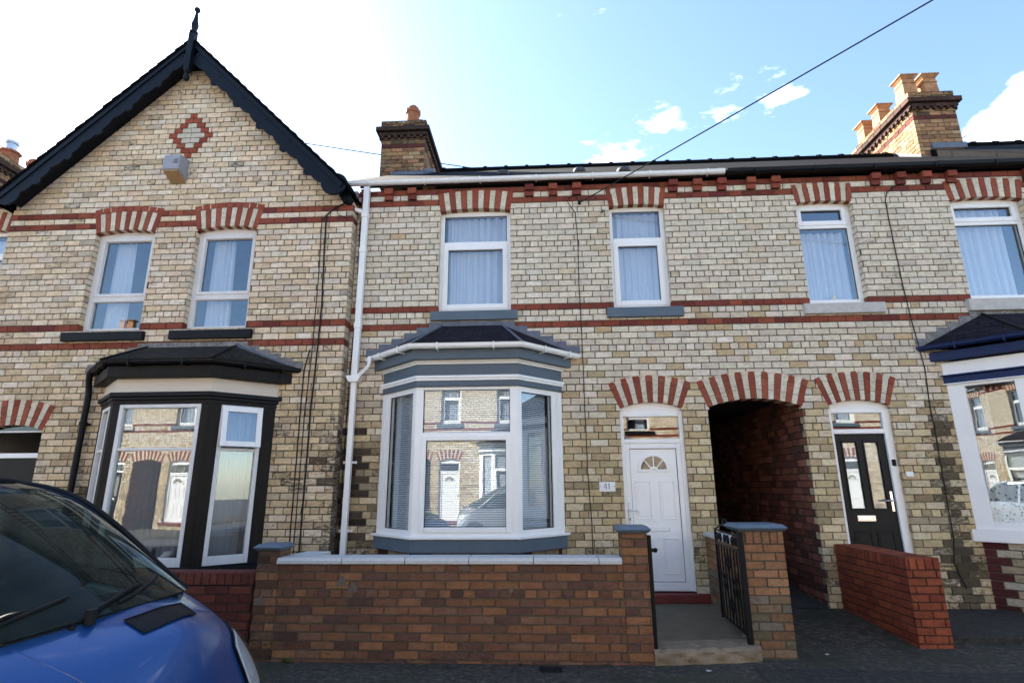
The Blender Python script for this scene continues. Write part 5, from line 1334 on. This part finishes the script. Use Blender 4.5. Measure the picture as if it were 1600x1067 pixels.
# upper body: roof, pillars, tail
def roof(u, v):
    a = v*2-1; x = -3.10-2.63*u; s = abs(a)**3
    e = (-3.5-(2.2)*u, .67, 1.535+.03*math.sin(u*3)); 
    return (x+(e[0]-x)*s*(1-u), YC+a*.67, 1.545+.045*math.sin(min(1, u*2)*1.57)+(e[2]-1.56)*s-.04*s*u)
b.grid(roof, 24, 24)
for sg in (1, -1):
    b.grid(lambda u, v, sg=sg: (-3.5-2.23*u, YC+sg*(.67+.05*v), 1.535+.03*math.sin(u*3)-.085*v-.0), 20, 3)      # cant rail
    for x0, x1 in ((-3.95, -4.03), (-4.95, -5.73)):
        b.grid(lambda u, v, sg=sg, x0=x0, x1=x1: (x0+(x1-x0)*u, YC+sg*(.72+.12*v), 1.455-.57*v), 4, 4)
    b.tube([Vector((q[0], YC+sg*q[1], q[2])) for q in [cat_(PIL, k/20) for k in range(21)]], .022, 8)
b.poly([(-5.73, YC-.84, .2), (-5.73, YC+.84, .2), (-5.73, YC+.84, .88), (-5.73, YC-.84, .88)]); b.poly([(-5.73, YC-.84, .88), (-5.73, YC+.84, .88), (-5.73, YC+.66, 1.54), (-5.73, YC-.66, 1.54)])
bo = b.build("body", "van_paint", van, smooth=True)
g = MB(); g.grid(lambda u, v: wsc(u, v*2-1, .004), 24, 30); ws = g.build("windscreen", "glass_car", van, smooth=True)
g = MB()
for sg in (1, -1): g.tube([Vector((q[0]+.02, YC+sg*(q[1]-.004), q[2]+.012)) for q in [cat_(PIL, k/20) for k in range(21)]], .017, 6)
g.tube([wsc(.985, a/10-1, .012) for a in range(21)], .016, 6)
g.build("windscreen_seal", "rubber", ws)
for sg in (1, -1):     # dark quarter triangle and side windows
    g = MB(); P = [bon(0.005, sg*.99, .006), wsc(.20, sg*.995, .012), wsc(.05, sg*.90, .012), bon(.01, sg*.90, .006)]
    g.face([g.p(*q) for q in P]); g.build("quarter_panel", "trim_plastic", van)
    g = MB()
    for x0, x1 in ((-2.62, -3.95), (-4.03, -4.95)):
        g.grid(lambda u, v, sg=sg, x0=x0, x1=x1: (x0+(x1-x0)*u, YC+sg*(.715+.12*v), (max(0, 0)+(min(1.455, 1.11+.42*(-2.62-(x0+(x1-x0)*u))/.9+.0)))*(1-v)+.885*v), 16, 4)
    g.build("side_window", "glass_car", van)
# scuttle and interior
g = MB(); g.grid(lambda u, v: bon(0.0, v*2-1)+Vector((-.85*u, 0, -.012-.02*u)), 6, 20); g.build("dashboard", "trim_plastic", van)
g = MB(); g.box(-5.6, -2.5, YC-.72, YC+.72, .30, .34); g.box(-5.6, -5.55, YC-.72, YC+.72, .34, 1.45); g.box(-4.2, -4.15, YC-.70, YC+.70, .34, 1.45); g.build("cabin_floor", "fabric_grey", van)
for sg in (-1, 1):
    g = MB(); g.box(-3.55, -3.05, YC+sg*.38-.24, YC+sg*.38+.24, .5, .66); g.prism([(-3.55, .62), (-3.42, .62), (-3.62, 1.15), (-3.72, 1.15)], YC+sg*.38-.22, YC+sg*.38+.22); g.box(-3.76, -3.68, YC+sg*.38-.12, YC+sg*.38+.12, 1.17, 1.34); g.build("seat", "fabric_grey", van, bevel=.04)
g = MB(); n = 24; cx, cz = -2.62, .93
g.tube([(cx-.10*math.cos(6.283*k/n), YC-.38+.18*math.sin(6.283*k/n), cz+.15*math.cos(6.283*k/n)) for k in range(n+1)], .014, 8, cap=False); g.tube([(cx, YC-.38, cz), (-2.45, YC-.38, .85)], .03, 8); g.box(cx-.02, cx+.02, YC-.54, YC-.22, cz-.02, cz+.02); g.build("steering_wheel", "rubber", van)
# bonnet vent
def find(x, y):
    a = (y-YC)/.84; lo_, hi_ = 0., .6
    for _ in range(30):
        m = (lo_+hi_)/2
        if bon(m, a).x < x: lo_ = m
        else: hi_ = m
    return (lo_+hi_)/2, a
C4 = [(-1.878, -4.70), (-1.75, -4.76), (-1.75, -4.386), (-1.855, -4.345)]
cc = [(.092, -.230), (.215, -.250), (.225, .155), (.102, .240)]
def vent(u, v, off):
    A = [cc[0][k]+(cc[1][k]-cc[0][k])*u for k in (0, 1)]; B = [cc[3][k]+(cc[2][k]-cc[3][k])*u for k in (0, 1)]
    r_, a_ = A[0]+(B[0]-A[0])*v, A[1]+(B[1]-A[1])*v; return bon(r_, a_, off)
g = MB(); g.grid(lambda u, v: vent(u, v, .006), 8, 12); vo = g.build("bonnet_vent", "trim_plastic", van)
g = MB(); E_ = [(k/8, 0) for k in range(8)]+[(1, k/12) for k in range(12)]+[(1-k/8, 1) for k in range(8)]+[(0, 1-k/12) for k in range(13)]
g.tube([vent(u, v, .008) for u, v in E_], .004, 6, cap=False)

g.build("vent_grille", "rubber", vo)
# shut line of the bonnet
g = MB(); g.tube([bon(.04+.22*k/10, .95, .0) for k in range(11)], .003, 5); g.tube([bon(.04+.22*k/10, -.95, .0) for k in range(11)], .003, 5); g.build("bonnet_gap", "rubber", bo)
for sg in (.42, -.42):
    q = bon(.03, sg, .004); g = MB(); g.lathe(q.x, q.y, [(.014, q.z-.01), (.013, q.z+.006), (.006, q.z+.012)], 8); g.build("washer_jet", "rubber", bo)
g = MB(); g.tube([bon(.004, a/15-1, .001) for a in range(31)], .006, 5); g.build("bonnet_gap", "rubber", bo)
for sg in (1, -1):
    g = MB(); g.tube([bon(.05+.5*k/16, sg*(.66-.10*k/16), -.002) for k in range(17)], .004, 5); g.build("bonnet_crease", "van_paint", bo)
# headlights
for sg in (1, -1):
    g = MB()
    def hl(u, v, off, sg=sg):
        K = [(.27, .93), (.40, .64), (.52, .48), (.62, .52), (.74, .62), (.86, .80)]; r_ = .27+.59*u; w1 = 1.0
        w0 = [A_[1]+(B_[1]-A_[1])*(r_-A_[0])/(B_[0]-A_[0]) for A_, B_ in zip(K, K[1:]) if A_[0]-1e-6 <= r_ <= B_[0]+1e-6][0]
        a_ = w0+(w1-w0)*v
        q = bon(r_, sg*a_, off*math.sin(min(1, u*6)*1.57)*(1 if u < .9 else max(0, (1-u)*10)))
        return q
    g.grid(lambda u, v: hl(u, v, .014), 16, 8); ho = g.build("headlight", "lamp_reflector", van, smooth=True)
    g = MB(); g.grid(lambda u, v: hl(u, v, .028), 16, 8); g.build("headlight_lens", "lamp_lens", ho, smooth=True)
    g = MB(); g.tube([hl(k/16, 0, .012) for k in range(17)], .006, 5); g.build("headlight_seal", "rubber", ho)
# bumper, grille
g = MB(); g.grid(lambda u, v: bon(.86+.14*u, v*2-1, .02), 6, 40); g.build("bumper", "trim_plastic", van, smooth=True)
# wipers
for (t0, a0, t1, a1) in ((.013, -.36, .115, .36), (.03, -.97, .115, -.37)):
    g = MB(); A = wsc(t0, a0, .03); B = wsc(t1, a1, .022); Mi = A+(B-A)*.55+Vector((.6, 0, .8))*.02
    g.tube([A, Mi, A+(B-A)*.72], [.011, .009, .006], 6); g.tube([wsc(t0+(t1-t0)*f, a0+(a1-a0)*f, .012) for f in [.28+.72*k/10 for k in range(11)]], .008, 5)
    g.lathe(A.x, A.y, [(.022, A.z-.05), (.022, A.z+.012)], 10); g.build("wiper", "rubber", van)
# roof bar with its clamp at the gutter
g = MB(); g.tube([(-3.95, YC-.72, 1.655), (-3.95, YC+.70, 1.655)], .030, 12); rb = g.build("roof_bar", "van_roof_grey", van, smooth=True)
for sg in (1, -1):
    g = MB(); y = YC+sg*.70; g.tube([(-3.95+.085*math.cos(a*.2618), y, 1.62+.085*math.sin(a*.2618)) for a in range(0, 13)], .012, 6); g.box(-4.05, -3.85, y-.012, y+.012, 1.585, 1.615); g.tube([(-3.95, y, 1.70), (-3.95, y+sg*.02, 1.54)], .012, 6); g.tube([(-3.86, y, 1.62), (-3.80, y, 1.70)], .01, 6); g.build("bar_clamp", "iron", rb)
# wheels
for x in (-2.25, -5.0):
    for sg in (1, -1):
        g = MB(); g.tube([(x, YC+sg*.70, .20), (x, YC+sg*.70, .20)], .01, 3) if False else None
        y0, y1 = YC+sg*.68, YC+sg*.87
        def disc(mb, r0, ya, yb, n=28):
            A = [mb.p(x+r0*math.cos(6.283*k/n), ya, .20+r0*math.sin(6.283*k/n)) for k in range(n)]; B = [mb.p(x+r0*math.cos(6.283*k/n), yb, .20+r0*math.sin(6.283*k/n)) for k in range(n)]
            mb.face(A); mb.face(B[::-1])
            for k in range(n): mb.face((A[k], A[(k+1) % n], B[(k+1) % n], B[k]))
        disc(g, .30, y0, y1); wh = g.build("wheel", "rubber", van, bevel=.015)
        g = MB(); disc(g, .19, y1, y1+sg*.006); g.build("rim", "steel", wh)
# permit on the dashboard
g = MB(); g.prism([(-2.64, -4.05), (-2.36, -4.26), (-2.34, -4.09), (-2.74, -3.83)], .0, .0015, axis='z')
pm = thing("paper_sheet", "pale blue paper lying on the dashboard behind the windscreen of the blue van", "paper", (-2.3, -4.2, .93))
g.v = [(x, y, .952+z) for x, y, z in g.v]; g.build("sheet", "paper", pm)

# ------------------------------------------------------------------ the other side of the street (seen in the windows, lights the fronts)
def across(src, c, label, group="terraced houses across the street"):
    o = copy_tree(src); a = math.pi; p0 = src.location
    o.rotation_euler = (0, 0, a); o.location = (c-p0.x, -15.4-p0.y, -.0); o["label"] = label; o["group"] = group; return o
across(h41, -2.1, "pale brick house across the street facing the middle house, behind the camera")
across(h43, -2.1, "house with a dark door across the street, facing the gabled house")
across(h39, -2.1, "gabled house across the street facing the blue trimmed bay")
across(h43, -12.6, "last house with a dark door across the street, on the far left"); across(h41, -12.6, "pale brick house across the street facing the left edge of the terrace")
across(h43, 13.6, "house with a dark door across the street, facing the right edge"); across(h41, 13.6, "pale brick house across the street, on the far right")
for (x, dx, lb) in ((-9.94, 0, ""),): pass
c2 = copy_tree(van); c2["label"] = "second parked van across the street, behind the camera"; c2["group"] = "vans parked across the street"
c2.rotation_euler = (0, 0, math.pi); c2.location = (-7.2, -11.3, -.1)
c3 = copy_tree(van); c3["label"] = "silver van across the street opposite the white door, behind the camera"; c3["group"] = "vans parked across the street"
c3.rotation_euler = (0, 0, math.pi); c3.location = (-.6, -11.3, -.1)
def repaint(o, m):
    for ch in o.children:
        if ch.name.startswith("body"):
            ch.data = ch.data.copy(); ch.data.materials[0] = MATS[m]
repaint(c2, "car_silver"); repaint(c3, "car_silver")
